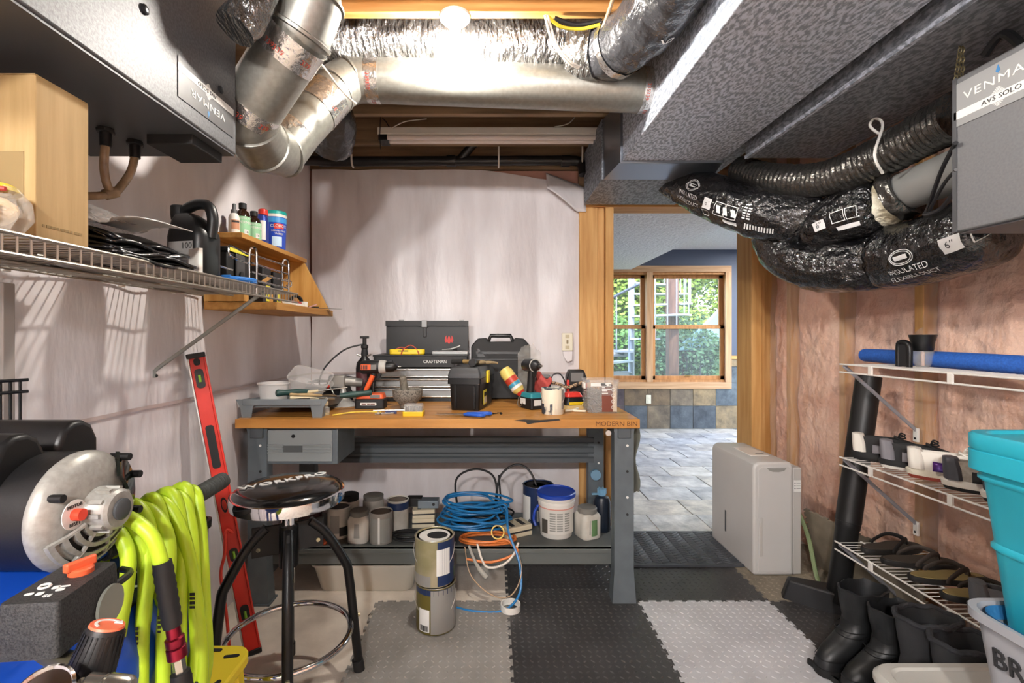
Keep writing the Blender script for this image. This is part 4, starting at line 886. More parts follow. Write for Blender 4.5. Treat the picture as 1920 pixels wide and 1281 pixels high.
# ---------------------------------------------------------------- air compressor
ac = thing('air_compressor', 'blue tank air compressor with black motor and grey end bell', 'air compressor', (-.76, .70, 0))
O = Vector((-.76, .70, 0)); W_ = lambda x, y, z: Vector((x, y, z))-O
kb = m('compressor_blue', '#1648b0', .3, coat=.3)
B().lathe([(.03, -.40), (.12, -.385), (.17, -.35), (.19, -.30), (.19, .22), (.17, .27), (.12, .305), (.03, .32)], T(0, 0, .70) @ rot(-90), 40).build('tank', kb, ac)
for sx in (-1, 1):
    for yy in (-.25, .2): B().box((sx*.12, yy, .27), (.05, .05, .54), rot(0, sx*-4, 0)).build('leg', kb, ac, bev=.004)
MC = W_(-.62, .735, .985)
mblk = m('motor_black', '#141415', .4, bump=.03, bscale=120); bell = m('bell_grey', '#a5a49f', .4, .35, c2='#97968f', scale=120)
B().cyl(MC+Vector((-.36, 0, 0)), MC+Vector((-.014, 0, 0)), .086, seg=40).build('motor_shell', mblk, ac)
B().lathe([(.086, -.016), (.088, -.013), (.088, -.006), (.084, .002), (.070, .011), (.05, .016), (.03, .018), (.004, .018)], T(MC) @ rot(0, 90, 0), 44).build('end_bell', bell, ac)
hb = B().lathe([(.034, .010), (.034, .022), (.030, .028), (.030, .048), (.026, .052), (.002, .052)], T(MC) @ rot(0, 90, 0), 24).build('bearing_hub', bell, ac)
B().lathe([(.016, .050), (.016, .056), (.013, .058), (.002, .058)], T(MC) @ rot(0, 90, 0), 24).build('hub_cap', m('dark_grey_cap', '#3f4245', .5), hb)
for k in range(10): a = 2*PI*k/10; B().box(MC+Vector((.034, .031*math.cos(a), .031*math.sin(a))), (.022, .006, .006), Matrix.Rotation(a, 4, 'X')).build('hub_rib', bell, hb)
# cooling slots: dark openings between concentric ribs on the lower half of the bell
def arcband(r0, r1, a0, a1, dx, name, mat, dz=.004, n=18):
    b = B(); rg = []
    for i in range(n+1):
        a = math.radians(a0+(a1-a0)*i/n); cy, cz_ = math.cos(a), math.sin(a)
        fz = lambda r: .019-.9*max(0, r-.045)**1.35*1.6
        rg.append([MC+Vector((fz(r0)+dx, cy*r0, cz_*r0)), MC+Vector((fz(r1)+dx, cy*r1, cz_*r1)), MC+Vector((fz(r1)+dx-dz, cy*r1, cz_*r1)), MC+Vector((fz(r0)+dx-dz, cy*r0, cz_*r0))])
    return b.loft(rg).build(name, mat, ac)
arcband(.036, .078, 205, 335, .003, 'vent_opening', blackm)
for r in (.036, .050, .064, .078): arcband(r-.003, r+.003, 200, 340, .008, 'vent_rib', bell, .008)
for a in (200, 240, 285, 340):
    c, s_ = math.cos(math.radians(a)), math.sin(math.radians(a)); B().tube([MC+Vector((.025, c*.034, s_*.034)), MC+Vector((.020, c*.058, s_*.058)), MC+Vector((.008, c*.08, s_*.08))], .0035, 6).build('vent_spoke', bell, ac)
arcband(.052, .094, -25, 52, .010, 'shroud_plate', m('gloss_dark_green', '#0d120e', .12, coat=.6), .006)
for a, r in ((48, .088), (20, .088), (-20, .088), (150, .075), (265, .084)):
    c, s_ = math.cos(math.radians(a)), math.sin(math.radians(a)); B().cyl(MC+Vector((-.01, c*r, s_*r)), MC+Vector((.022, c*r, s_*r)), .006, seg=10).build('through_bolt', blackp, ac)
ST = MC+Vector((.0195, -.045, .008))
B().lathe([(.021, 0), (.021, .0012), (.002, .0012)], T(ST) @ rot(0, 90, 0), 24).build('reset_sticker', labw, ac)
B().cyl(ST, ST+Vector((.013, 0, 0)), .0085, seg=16).build('reset_button', m('reset_red', '#d8402a', .35), ac)
YZ = Matrix(((0, 0, 1, 0), (1, 0, 0, 0), (0, 1, 0, 0), (0, 0, 0, 1)))
text('MOTOR', .007, darkink, ac, T(ST+Vector((.0016, 0, .0125))) @ YZ); text('RESET', .007, darkink, ac, T(ST+Vector((.0016, 0, -.0135))) @ YZ)
for y, x1 in ((.70, -.685), (.815, -.70)):
    B().prism([(-.04, -.02), (.04, -.02), (.04, .03), (.028, .055), (.01, .066), (-.01, .066), (-.028, .055), (-.04, .03)], -.32, 0, T(W_(x1, y, 1.04)) @ YZ).build('capacitor_cover', blackp, ac, bev=.008, segs=3)
B().box(MC+Vector((-.20, -.082, -.005)), (.13, .012, .10)).build('rating_plate', m('plate_cream', '#d5cfc0', .5), ac, bev=.001)
for k in range(4): B().box(MC+Vector((-.20, -.0887, .03-.02*k)), (.11, .0006, .002)).build('plate_line', darkink, ac)
B().torus(MC+Vector((-.165, -.0886, .03)), .009, .0014, rot(90), 20, 5).build('approval_mark', darkink, ac)
B().box((.0, -.02, .895), (.26, .30, .012)).build('motor_platform', kb, ac, bev=.003)
X = T(0, 0, .70) @ Matrix.Rotation(math.radians(38), 4, 'Y')
text('KOBALT', .045, labw, ac, Matrix(), ext=0, fn=lambda x, y, z: Vector((math.cos(.72+y/.19)*.1925, .17+x, .70+math.sin(.72+y/.19)*.1925)))
B().grid(lambda u, v: (math.cos(.55+.36*v)*.1912, .06+.22*u, .70+math.sin(.55+.36*v)*.1912), 4, 8).build('name_plate', m('plate_navy', '#131b2c', .4), ac)
# pressure switch, regulator and gauge on the manifold
PS = Matrix.Translation(W_(-.545, .61, .90)) @ rot(0, 0, 6)
gran = m('textured_black', '#151516', .6, c2='#2f2f2f', scale=420, contrast=(.45, .62), bump=.3, bscale=400, bdist=.003)
B(PS).loft([[(p[0]*s_, p[1]*s_, z) for p in rrect(.066, .105, .006)] for s_, z in ((1.05, -.026), (1.04, -.01), (1, .034), (.97, .038))]).build('pressure_switch', gran, ac)
kn = B(PS).lathe([(.014, .038), (.014, .044), (.012, .046), (.002, .046)], T(.006, .022, 0), 24).build('switch_dial', m('dial_orange', '#cf5a36', .4), ac)
B(PS).prism([(-.017, -.004), (.017, -.004), (.019, .004), (-.019, .004)], .044, .056, T(.006, .022, 0) @ rot(0, 0, 62)).build('switch_lever', m('dial_orange'), kn, bev=.002)
B(PS).torus((-.012, -.012, .0384), .0055, .0018, seg=20, rs=5).build('round_mark', labw, ac)
for x_, y_, w_, h_ in ((.004, -.016, .008, .008), (.012, -.014, .012, .004), (.013, -.022, .009, .007), (-.016, -.03, .009, .006), (-.004, -.03, .008, .008)): B(PS).prism(rrect(w_, h_, .002), .0384, .0388, T(x_, y_, 0) @ rot(0, 0, 12)).build('printed_mark', labw, ac)
text('CE', .008, labw, ac, PS @ T(.008, -.036, .0386) @ rot(0, 0, 10))
B(PS).prism(rrect(.05, .05, .024), .030, .034, T(.005, .03, -.01) @ rot(0, 90, 0)).build('side_cover', m('cover_grey', '#7d8078', .5), ac)
B().tube([W_(-.60, .62, .86), W_(-.55, .60, .85), W_(-.47, .56, .86), W_(-.44, .53, .87)], .012, 10, 4).build('manifold', m('brass_dark', '#6d6650', .4, .7), ac)
KX = T(W_(-.447, .53, .868)) @ rot(-14, 12, 0)
B(KX).lathe([(.023, 0), (.0225, .02), (.0185, .052), (.0175, .056)], None, 36).build('regulator_knob', blackp, ac)
for k in range(24): a = 2*PI*k/24; B(KX).box((math.cos(a)*.0205, math.sin(a)*.0205, .028), (.003, .002, .046), Matrix.Rotation(a, 4, 'Z') @ rot(0, -5, 0)).build('knob_rib', blackp, ac)
B(KX).lathe([(.0175, .056), (.0168, .0585), (.002, .0585)], None, 36).build('knob_top', m('knob_orange', '#dd6a4a', .4), ac)
B(KX).loft([[(math.cos(a)*r, math.sin(a)*r, z) for r, z in ((.0095, .0586), (.0125, .0586), (.0125, .0592), (.0095, .0592))] for a in [math.radians(60+14*k) for k in range(15)]]).build('knob_arrow', labw, ac)
B(KX).prism([(0, .005), (.007, 0), (0, -.005)], .0586, .0592, T(.0055, .0095, 0) @ rot(0, 0, -20)).build('knob_arrow', labw, ac)
GX = T(W_(-.447, .485, .88)) @ rot(35, 10, 0)
g_ = B(GX).lathe([(.024, 0), (.027, .004), (.027, .020), (.0245, .022), (.023, .018)], None, 36).build('gauge', chrome, ac)
B(GX).lathe([(.023, .0165), (.001, .0165)], None, 30).build('gauge_face', m('gauge_white', '#dad7d0', .35), g_); B(GX).box((.004, .004, .0175), (.026, .0015, .001), rot(0, 0, 40)).build('needle', m('needle_brass', '#b08a4a', .4), g_)
CX = look(W_(-.425, .50, .885), W_(-.375, .505, .875))
B(CX).lathe([(.010, 0), (.013, .003), (.013, .018), (.011, .02), (.0145, .022), (.0145, .042), (.012, .046), (.008, .046)], None, 20).build('quick_coupler', m('nickel', '#b5b2aa', .25, .95), ac)
B().cyl(W_(-.445, .50, .86), W_(-.425, .50, .885), .010).build('coupler_stem', m('nickel'), ac)
B().tube([W_(-.535, .63, .90), W_(-.525, .67, .903), W_(-.535, .71, .90), W_(-.57, .74, .89)], .005, 8, 4).build('cord', cabK, ac)
hd = B().tube([W_(-.68, .60, .82), W_(-.66, .70, .87), W_(-.645, .78, .893), W_(-.585, 1.03, .935)], .0125, 12, 3).build('handle', mblk, ac)
B().lathe([(.0165, 0), (.0175, .005), (.0175, .255), (.016, .265), (.010, .268), (.002, .268)], look(W_(-.6425, .79, .894), W_(-.583, 1.04, .937)), 20).build('handle_grip', m('grip_rubber', '#2f3230', .7, bump=.3, bscale=40, stretch=(1, 6, 1)), hd)
# lime air hose looped over the handle
lime = m('lime_hose', '#b3d22f', .42, c2='#a2c026', scale=6)
hs = thing('air_hose', 'lime green air hose coiled over the compressor handle', 'hose', (-.625, .865, .91))
for k in range(11):
    rs = random.Random(40+k); y = -.070+.0165*k; xo = rs.uniform(-.03, .03); dp_ = .42+rs.uniform(-.03, .05); w = .028+rs.uniform(0, .034); tl = rs.uniform(-.03, .03)
    xo += .20*y; pts = [(.24*y, y, .032+.012*(k % 2)), (w*.8+.01, y+tl*.3-.01, -.02), (w+xo*.6+.01, y+tl-.02, -.16), (w+xo+.01, y+tl-.03, -dp_*.75), (xo, y+tl-.02, -dp_), (-w+xo, y+tl, -dp_*.75), (-w+xo*.6-.015, y+tl, -.16), (-w*.8-.01, y, -.02)]
    B().tube(pts, .0112, 12, 8, True).build('hose_loop', lime, hs)
    for q in range(2):
        px_ = Vector(pts[2 if q else 3]); [B().box(px_+Vector((0, -.0113, .008*j)), (.005, .001, .004+.001*(j % 2))).build('hose_print', darkink, hs) for j in range(4)]
B().tube([(-.02, -.075, .035), (.03, -.088, .047), (.075, -.092, .02), (.094, -.092, -.03)], .0115, 12, 6).build('hose_end', lime, hs)
HX = look((.094, -.092, -.024), (.118, -.092, -.17))
B(HX).lathe([(.0135, 0)]+[(.0150 if k % 2 else .0138, .008+.0065*k) for k in range(14)]+[(.013, .105)], None, 20).build('strain_relief', blackm, hs)
B(HX).lathe([(.0105, .104), (.0105, .122), (.014, .124), (.014, .135), (.0125, .137), (.0145, .139), (.0145, .155), (.010, .158)], None, 20).build('coupler', m('anodised_red', '#8c2338', .28, .85), hs)
B(HX).lathe([(.0095, .156), (.0095, .182)], None, 6).build('coupler_nut', m('nickel'), hs); B(HX).lathe([(.014, .18), (.015, .19), (.015, .26), (.012, .265)], None, 20).build('second_relief', blackm, hs)
# black rods of a rack behind the compressor
rk = thing('black_wire_rack', 'thin black metal rack standing behind the compressor', 'rack', (-1.03, 1.0, 0))
for k in range(4): B().cyl((-.015+.011*k, .01*k, 0), (-.015+.011*k, .01*k, 1.155), .0028, seg=8).build('rod', blk, rk)
for z in (1.155, 1.13, .5): B().tube([(-.06, -.03, z), (0, .0, z), (.026, .04, z)], .0035, 8).build('cross_bar', blk, rk)
# ================================================================ workbench
BT = .8675
butcher = m('butcher_block', '#c18a45', .45, c2='#9c6526', scale=2.0, stretch=(1, 14, 8), contrast=(.25, .75), detail=7, bump=.08, bscale=6, coat=.1)
benchg = m('bench_steel', '#5f676c', .5, .15, c2='#565e63', scale=14); benchd = m('bench_steel_dark', '#4d5357', .5, .15)
wbn = thing('workbench', 'steel workbench with butcher block top, drawer and lower shelf', 'workbench', (0, 2.2, 0))
for k in range(7): B().span((-1.178, .001+.1085*k, .8255), (.68, .108+.1085*k, BT)).build('top_plank', butcher, wbn, bev=.0015, segs=1)
text('MODERN BIN', .030, m('burnt_print', '#5b3514', .7), wbn, T(.572, -.0003, .846) @ FRONT, sx=1.06, ext=.0006)
B().prism([(0, 0), (.06, .012), (.15, .006), (.26, .016), (.27, .002), (.12, -.022), (.08, -.036), (.07, -.012), (.02, -.004)], 0, .0006, T(.10, -.0007, .862) @ FRONT @ Matrix.Diagonal((.8, .5, 1, 1))).build('tar_stain', m('tar', '#1b1715', .6), wbn)
def leg(x, y, flare):
    b = B(); b.loft([[(x-.045*s_, y-.03*s_, z), (x-.045*s_, y+.03*s_, z), (x-.03*s_, y+.03*s_, z), (x-.03*s_, y-.018*s_, z), (x+.03*s_, y-.018*s_, z), (x+.03*s_, y+.03*s_, z), (x+.045*s_, y+.03*s_, z), (x+.045*s_, y-.03*s_, z)] for s_, z in ((1.25, .0), (1.2, .02), (1.0, .16), (1.0, .80), (1.1, .8255))])
    l = b.build('leg', benchg, wbn)
    for z in (.74, .62, .5, .42): B().cyl((x+.015, y-.0325, z), (x+.015, y-.029, z), .006, seg=12).build('bolt_hole', labw if z in (.74, .5) else blackm, l)
    B().box((x, y, .004), (.125, .09, .008)).build('foot_plate', benchg, l)
for x in (-1.09, .615):
    for y in (.06, .66): leg(x, y, 1)
    B().span((x-.03, .09, .10), (x+.03, .63, .16)).span((x-.03, .02, .775), (x+.03, .74, .8255)).build('end_rail', benchd, wbn, bev=.003)
# ribbed rear stringer
b = B(); b.loft([[(x, .64-d_, z) for d_, z in ((0, .50), (.02, .505), (.02, .53), (.008, .54), (.008, .555), (.02, .565), (.02, .59), (.008, .60), (.008, .615), (.02, .625), (.02, .65), (0, .655), (-.01, .655), (-.01, .50))] for x in (-1.09, .60)]); b.build('stringer', benchd, wbn)
B().span((-1.10, .115, .20), (.60, .145, .22)).span((-1.06, .12, .145), (.64, .128, .218)).span((-1.06, .12, .213), (.64, .60, .22)).build('lower_shelf', m('shelf_steel', '#5b5f5d', .55, .1), wbn, bev=.002)
dr = B().span((-1.125, .045, .650), (-.72, .32, .824)).build('drawer_case', benchg, wbn, bev=.003)
B().span((-1.105, .038, .664), (-.745, .046, .810)).build('drawer_front', m('drawer_grey', '#83898a', .45, .1), dr, bev=.002)
for k in range(4):
    for x0, x1 in ((-1.10, -.972), (-.88, -.75)): B().span((x0, .033, .702+.012*k), (x1, .040, .708+.012*k)).build('drawer_rib', m('drawer_grey'), dr, bev=.001)
B().span((-.97, .034, .708), (-.882, .0395, .738)).build('drawer_pull', m('pull_dark', '#4b4f50', .5), dr); B().lathe([(.0085, 0), (.0085, .004), (.002, .004)], T(-.925, .039, .782) @ rot(90), 20).build('drawer_lock', blackp, dr)
B().tube([(.54, .035, .80), (.54, .02, .80)], .013, 14).build('peg_end', alu, wbn)
# hanging rag and tape on the right leg
rg = B().grid(lambda u, v: (.66+.05*u+.012*math.sin(v*9), 2.33+.05*math.sin(u*3), .80-.28*v-.05*u*v+.02*math.sin(u*8)), 8, 12).build('hanging_rag', m('rag_grey', '#6e6f66', .85), solid=.003)
tag(rg, 'frayed grey rag hanging behind the right bench leg', 'rag')
tr_ = thing('tape_roll', 'blue roll of tape hung on the rear bench leg', 'tape', (.605, 2.80, .44)); B().lathe([(.012, -.012), (.030, -.012), (.030, .012), (.012, .012)], rot(90), 28).build('roll', m('tape_blue', '#6f93ab', .5), tr_); B().lathe([(.004, -.0125), (.012, -.0125), (.012, -.011)], rot(90), 20).build('core', darkink, tr_)
# ---------------------------------------------------------------- things on the bench top, back row
crd = m('toolbox_black', '#141415', .42, .1); slv = m('drawer_silver', '#8b8c8c', .42, .3); strip = m('bright_strip', '#d4d2ce', .2, .9)
tb = thing('machinist_toolbox', 'black toolbox with silver drawers and open lid on the workbench', 'toolbox', (-.415, 2.80, BT))
TW = .545
B().span((-TW/2, 0, 0), (TW/2, .25, .02)).build('base', crd, tb)
B().span((-TW/2, .004, .02), (TW/2, .25, .195)).build('chest', crd, tb, bev=.002)
for k in range(3):
    z = .025+.058*k; dw = B().span((-TW/2+.008, -.002, z), (TW/2-.008, .006, z+.052)).build('drawer', slv, tb, bev=.001)
    for zz in (.004, .046): B().cyl((-TW/2+.008, -.004, z+zz), (TW/2-.008, -.004, z+zz), .006, seg=10).build('drawer_pull', strip, dw)
tr2 = B().span((-TW/2, -.01, .20), (TW/2, .25, .262)).build('top_tray', crd, tb, bev=.002)
B().span((-TW/2-.004, -.014, .262), (TW/2+.004, .25, .272)).build('tray_rim', crd, tb, bev=.002)
B().span((.06, .05, .272), (TW/2, .20, .292)).build('lift_out_tray', m('tray_grey', '#8f9090', .4, .4), tb, bev=.003)
ld_ = B().span((-TW/2+.02, .235, .27), (TW/2-.005, .25, .475)).build('lid', crd, tb, bev=.002)
B().span((-TW/2+.02, .215, .445), (TW/2-.005, .25, .478)).build('lid_lip', m('lid_inner', '#1b1b1c', .5), ld_)
B().span((-.025, .205, .435), (.010, .215, .480)).build('hasp', m('hasp_steel', '#6d6d6c', .4, .7), ld_, bev=.002); B().span((-.018, .226, .375), (.004, .234, .438)).build('hasp_tongue', blackp, ld_, bev=.003)
for x in (-.17, .21): B().span((x, .22, .475), (x+.03, .24, .484)).build('lid_catch', m('hasp_steel'), ld_)
text('CRAFTSMAN', .026, labw, tb, T(.085, -.0105, .232) @ FRONT, sx=.92)
for x in (-.18, .20): B().span((x, -.016, .185), (x+.02, -.008, .245)).build('latch', screwm, tb, bev=.002)
ph = [(0, -.030), (.010, -.016), (.022, -.020), (.028, -.004), (.022, .018), (.014, .026), (.016, .008), (.010, -.002), (.006, .016), (0, .024), (-.006, .016), (-.010, -.002), (-.016, .008), (-.014, .026), (-.022, .018), (-.028, -.004), (-.022, -.020), (-.010, -.016)]
B().prism(ph, 0, .0008, T(.145, .2342, .36) @ FRONT).build('red_emblem', m('emblem_red', '#c0322c', .5), ld_)
mm = thing('cable_tester', 'yellow clamp tester with red leads lying on the open toolbox', 'tester', (-.50, 2.84, BT+.272)); yl = m('tester_yellow', '#dfc02c', .4)
B().prism(rrect(.21, .05, .024), 0, .032).build('body', yl, mm, bev=.006); B().tube([(-.03, -.03, .0), (-.02, -.028, .03), (.02, 0, .055), (.06, -.02, .03), (.075, -.03, .0)], .0035, 8, 4).build('lead', m('lead_red', '#a84a38', .5), mm); B().tube([(-.07, -.01, .03), (-.04, .01, .042), (0, 0, .035)], .003, 8, 4).build('lead', m('lead_red'), mm)
B().box((-.02, -.0255, .022), (.06, .002, .006)).build('slot', darkink, mm)
pl_ = thing('pliers', 'grey pliers lying on the toolbox tray', 'pliers', (-.24, 2.90, BT+.292)); B().tube([(-.06, 0, .006), (0, 0, .012), (.05, .01, .03)], .006, 8, 4).build('handle', m('pliers_grey', '#7a7a78', .4, .5), pl_); B().tube([(-.06, .012, .006), (-.005, .008, .01), (.03, -.01, .008)], .006, 8, 4).build('handle', blackm, pl_)
# moulded drill case
dc = thing('tool_case', 'black moulded tool case standing behind the small black toolbox', 'case', (.055, 2.93, BT), 0, None, (math.radians(-4), 0, 0))
cpol = [(-.18, 0), (.18, 0), (.18, .32), (.14, .365), (.085, .37), (.075, .345), (-.075, .345), (-.085, .37), (-.14, .365), (-.18, .32)]
B().prism(cpol, -.045, .045, rot(90)).build('shell', blackm, dc, bev=.008)
B().tube([(-.075, 0, .35), (-.06, 0, .385), (.06, 0, .385), (.075, 0, .35)], .013, 10, 0).build('handle', blackp, dc)
B().span((-.15, -.05, .27), (.15, -.044, .285)).span((-.15, -.05, .235), (.15, -.044, .24)).build('front_rib', blackp, dc)
for sx in (-1, 1): B().prism([(sx*.09, .25), (sx*.14, .25), (sx*.14, .31)], .044, .050, rot(90)).build('corner_gusset', blackp, dc)
B().span((-.182, -.047, .16), (.182, .047, .166)).build('seam', blackp, dc)
# small plastic toolbox with a hammer on it
pb = thing('plastic_toolbox', 'small black plastic toolbox with yellow latch on the workbench', 'toolbox', (-.105, 2.62, BT), -11)
B().loft([[(p[0]*s_, p[1]*s_, z) for p in rrect(.165, .36, .012)] for s_, z in ((.90, 0), (.91, .005), (.97, .135), (1.06, .137), (1.06, .165))]).build('tub', blackp, pb)
B().loft([[(p[0]*sx, p[1]*sy, z) for p in rrect(.175, .38, .014)] for sx, sy, z in ((1, 1, .166), (1, 1, .185), (.86, .93, .218), (.84, .92, .220))]).build('lid', m('lid_charcoal', '#38393b', .5), pb, bev=.003)
B().box((.093, -.03, .165), (.012, .045, .065)).build('latch', m('latch_yellow', '#e3c520', .4), pb, bev=.003)
B().box((.083, -.06, .06), (.002, .075, .075)).build('sticker', m('stripe_yellow'), pb); B().box((.0842, -.06, .045), (.001, .06, .03)).build('sticker_white', labw, pb); B().box((.0842, -.06, .075), (.001, .06, .02)).build('sticker_black', darkink, pb)
for k in (-1, 1): B().box((k*.05, -.172, .07), (.010, .012, .12)).build('rib', blackp, pb, bev=.002)
hm = thing('hammer', 'claw hammer with dark head resting on the small toolbox lid', 'hammer', (-.11, 2.56, BT+.222), -11)
B().lathe([(.019, -.035), (.021, -.03), (.021, -.012), (.015, -.005), (.015, .03), (.010, .06)], T(.02, -.03, .02) @ rot(-90), 20).build('head', m('hammer_iron', '#2e2d2d', .4, .6), hm)
B().prism([(-.008, 0), (.008, 0), (.012, .06), (.004, .09), (-.004, .09), (-.012, .06)], -.006, .006, T(.02, .03, .02)).build('claw', m('hammer_iron'), hm)
B().tube([(.02, 0, .02), (-.05, .03, .022), (-.12, .06, .018)], .011, 10, 4, False, .8).build('handle', WOOD('hickory', '#a48755', '#7d6238', 0), hm); B().tube([(-.05, .03, .022), (-.09, .047, .02), (-.12, .06, .018)], .0135, 10, 4).build('grip', m('grip_black', '#242424', .7), hm)
gl = thing('workglove', 'dirty tan work glove on the small toolbox lid', 'glove', (-.04, 2.66, BT+.222), 20)
for k in range(4): B().tube([(0, -.02+.013*k, .012), (.04, -.024+.016*k, .014), (.07, -.02+.015*k, .008)], [.008, .006], 8, 3).build('finger', m('glove_tan', '#8f7d5e', .85), gl)
B().sph((-.03, 0, .014), (.045, .032, .014)).build('palm', m('glove_tan'), gl); B().tube([(-.03, .03, .01), (.0, .05, .012), (.02, .055, .01)], [.009, .006], 8, 3).build('thumb', m('glove_tan'), gl)
# ---------------------------------------------------------------- left end of the bench
pt = thing('paint_tray', 'grey plastic roller tray full of old tools on the workbench', 'tray', (-.985, 2.42, BT)); tg_ = m('tray_plastic', '#70777b', .5)
B().add([(-.175, -.17, .075), (.185, -.17, .075), (.185, .17, .05), (-.175, .17, .05), (-.16, -.16, .045), (.17, -.16, .045), (.17, .16, .02), (-.16, .16, .02), (-.18, -.178, .085), (.19, -.178, .085), (.19, .178, .06), (-.18, .178, .06)], [(4, 5, 6, 7), (0, 1, 5, 4), (1, 2, 6, 5), (2, 3, 7, 6), (3, 0, 4, 7), (8, 9, 1, 0), (9, 10, 2, 1), (10, 11, 3, 2), (11, 8, 0, 3)]).build('tray_pan', tg_, pt, solid=.003)
for sx in (-1, 1): B().prism([(-.022, 0), (.022, 0), (.03, .05), (.05, .085), (-.05, .085), (-.03, .05)], -.002, .002, T(.005+sx*.165, -.177, 0) @ rot(90)).box((.005+sx*.18, -.15, .042), (.004, .055, .083)).build('foot', tg_, pt)
B().span((-.18, -.182, .058), (.19, -.174, .087)).build('front_lip', tg_, pt, bev=.003); B().box((.005, .14, .012), (.3, .02, .022)).build('rear_foot', tg_, pt)
tub = thing('white_tub', 'round white plastic tub standing in the roller tray', 'tub', (-1.09, 2.40, BT+.045)); clr = film('clear_plastic_wall', '#e8e6e4', .3, .2, .1, 8)
B().lathe([(.058, 0), (.072, .095), (.077, .098), (.077, .104), (.071, .105), (.068, .096), (.056, .004), (.004, .004)], seg=30).build('tub', film('milky_plastic', '#e8e6e4', .6, .3, .1, 8), tub)
hg = m('dark_green_handle', '#23423f', .4); steelt = m('tool_steel', '#9b9892', .35, .8)
def tool(name, label, cat, a, b_, r, mat, tip=None):
    a, b_ = Vector(a), Vector(b_); t = thing(name, label, cat, a); L = (b_-a).length; X = look((0, 0, 0), b_-a)
    B(X).lathe([(r*.75, 0), (r, L*.04), (r*.8, L*.25), (r, L*.6), (r*.7, L)], None, 12).build('handle', mat, t)
    if tip == 'blade': B(X).prism([(-.006, 0), (.006, 0), (.02, .07), (-.02, .07)], -.0008, .0008, T(0, 0, L) @ rot(90)).build('blade', steelt, t)
    elif tip == 'brush': B(X).lathe([(r*.7, L), (r*1.3, L+.02), (r*1.4, L+.06), (r*.9, L+.075)], Matrix.Diagonal((1, .5, 1, 1)), 12).build('bristles', m('bristle', '#6b5a44', .9), t)
    elif tip == 'roll': B(X).cyl((0, 0, L*.98), (0, 0, L+.14), r*.35).build('shaft', steelt, t)
    return t
ZR = BT+.09
tool('scraper', 'dark green scraper handle sticking out of the roller tray', 'scraper', (-1.02, 2.27, ZR+.022), (-.90, 2.38, ZR+.015), .017, hg, 'blade')
tool('paint_brush', 'wooden handled brush lying across the roller tray', 'brush', (-.97, 2.30, ZR+.012), (-.85, 2.40, ZR-.005), .009, WOOD('brush_wood', '#c9ae82', '#a4875a', 0), 'brush')
tool('paint_brush', 'worn brush with cream handle beside the green scraper', 'brush', (-.955, 2.27, ZR), (-.84, 2.33, ZR-.012), .008, m('cream_handle', '#d8c9a4', .5), 'brush')
tool('putty_knife', 'thin steel putty knife at the right of the roller tray', 'knife', (-.98, 2.26, ZR-.014), (-.86, 2.27, ZR-.004), .006, m('dark_handle', '#3a342d', .6), 'blade')
tool('screwdriver', 'long steel screwdriver resting across the roller tray rim', 'screwdriver', (-.96, 2.35, ZR+.01), (-.86, 2.38, ZR+.02), .009, m('cream_handle'), 'roll')
tool('trowel', 'dark green handled trowel reaching from the tray to the grinder', 'trowel', (-.63, 2.52, BT+.085), (-.78, 2.46, BT+.075), .017, hg, 'blade')
cc = thing('clear_container', 'clear plastic food container tipped over the tools', 'container', (-.96, 2.53, BT+.115), 0, None, (math.radians(25), math.radians(14), .1))
B().loft([[(p[0]*s_, p[1]*s_, z) for p in rrect(.20, .15, .03)] for s_, z in ((.82, 0), (.84, .004), (1, .06), (1.05, .062), (1.05, .068), (.99, .068), (.82, .006))]).build('shell', clr, cc)
gd = thing('dropper_bottle', 'small clear glass dropper bottle on the workbench edge', 'bottle', (-.80, 2.32, BT)); 
B().lathe([(.016, 0), (.017, .003), (.017, .034), (.008, .044), (.008, .05)], seg=20).build('glass', film('clear_glass', '#efeee6', .25, .05, 0), gd); B().lathe([(.0165, .002), (.0165, .012)], seg=20).build('liquid', m('amber_oil', '#b59a58', .2), gd); B().lathe([(.0105, .048), (.0105, .064), (.006, .066), (.006, .082), (.003, .085)], seg=16).build('dropper', m('ivory', '#ded3b4', .4), gd)
# black sprayer bottle with hose, cap and grinder
sp = thing('black_sprayer', 'tall black sprayer bottle with thin curved hose on the bench', 'sprayer', (-.715, 2.70, BT)); 
B().lathe([(.045, 0), (.048, .005), (.048, .20), (.042, .235), (.020, .26), (.017, .27)], seg=28).build('body', blackp, sp); B().lathe([(.017, .265), (.020, .28), (.016, .31), (.020, .315), (.020, .33), (.011, .335), (.011, .37)], seg=20).build('pump_neck', blackm, sp)
B().box((0, 0, .375), (.05, .016, .014)).build('tee_grip', blackp, sp, bev=.003); B().tube([(-.01, -.01, .335), (-.10, -.05, .305), (-.185, -.09, .22), (-.215, -.11, .14), (-.195, -.13, .11), (-.16, -.13, .10)], .0045, 8, 6).build('hose', cabK, sp)
for sx in (-1, 1): B().cyl((sx*.018, -.01, .27), (sx*.04, -.015, .278), .005, seg=8).build('valve', steelt, sp)
B().tube([(-.163, -.13, .105), (-.155, -.135, .115)], .007, 8).build('hose_end', m('reset_red'), sp); patch(sp, 'label', m('maroon_label', '#4a2326', .5), .048, -60, 30, .04, .18)
cpv = thing('fabric_hat', 'crumpled black fabric hat lying on the bench', 'hat', (-.945, 2.77, BT)); fab = m('black_fabric', '#222224', .85, bump=.2, bscale=90)
B().grid(lambda u, v: (.16*math.cos(PI*u)*(1-.35*v), -.05-.09*math.sin(PI*u)*(1-.2*v)+.10*v, .02+.085*math.sin(PI*v*.55)+.012*noise.noise(Vector((u*6, v*6, 0)))), 16, 10).build('crown', fab, cpv, solid=.004)
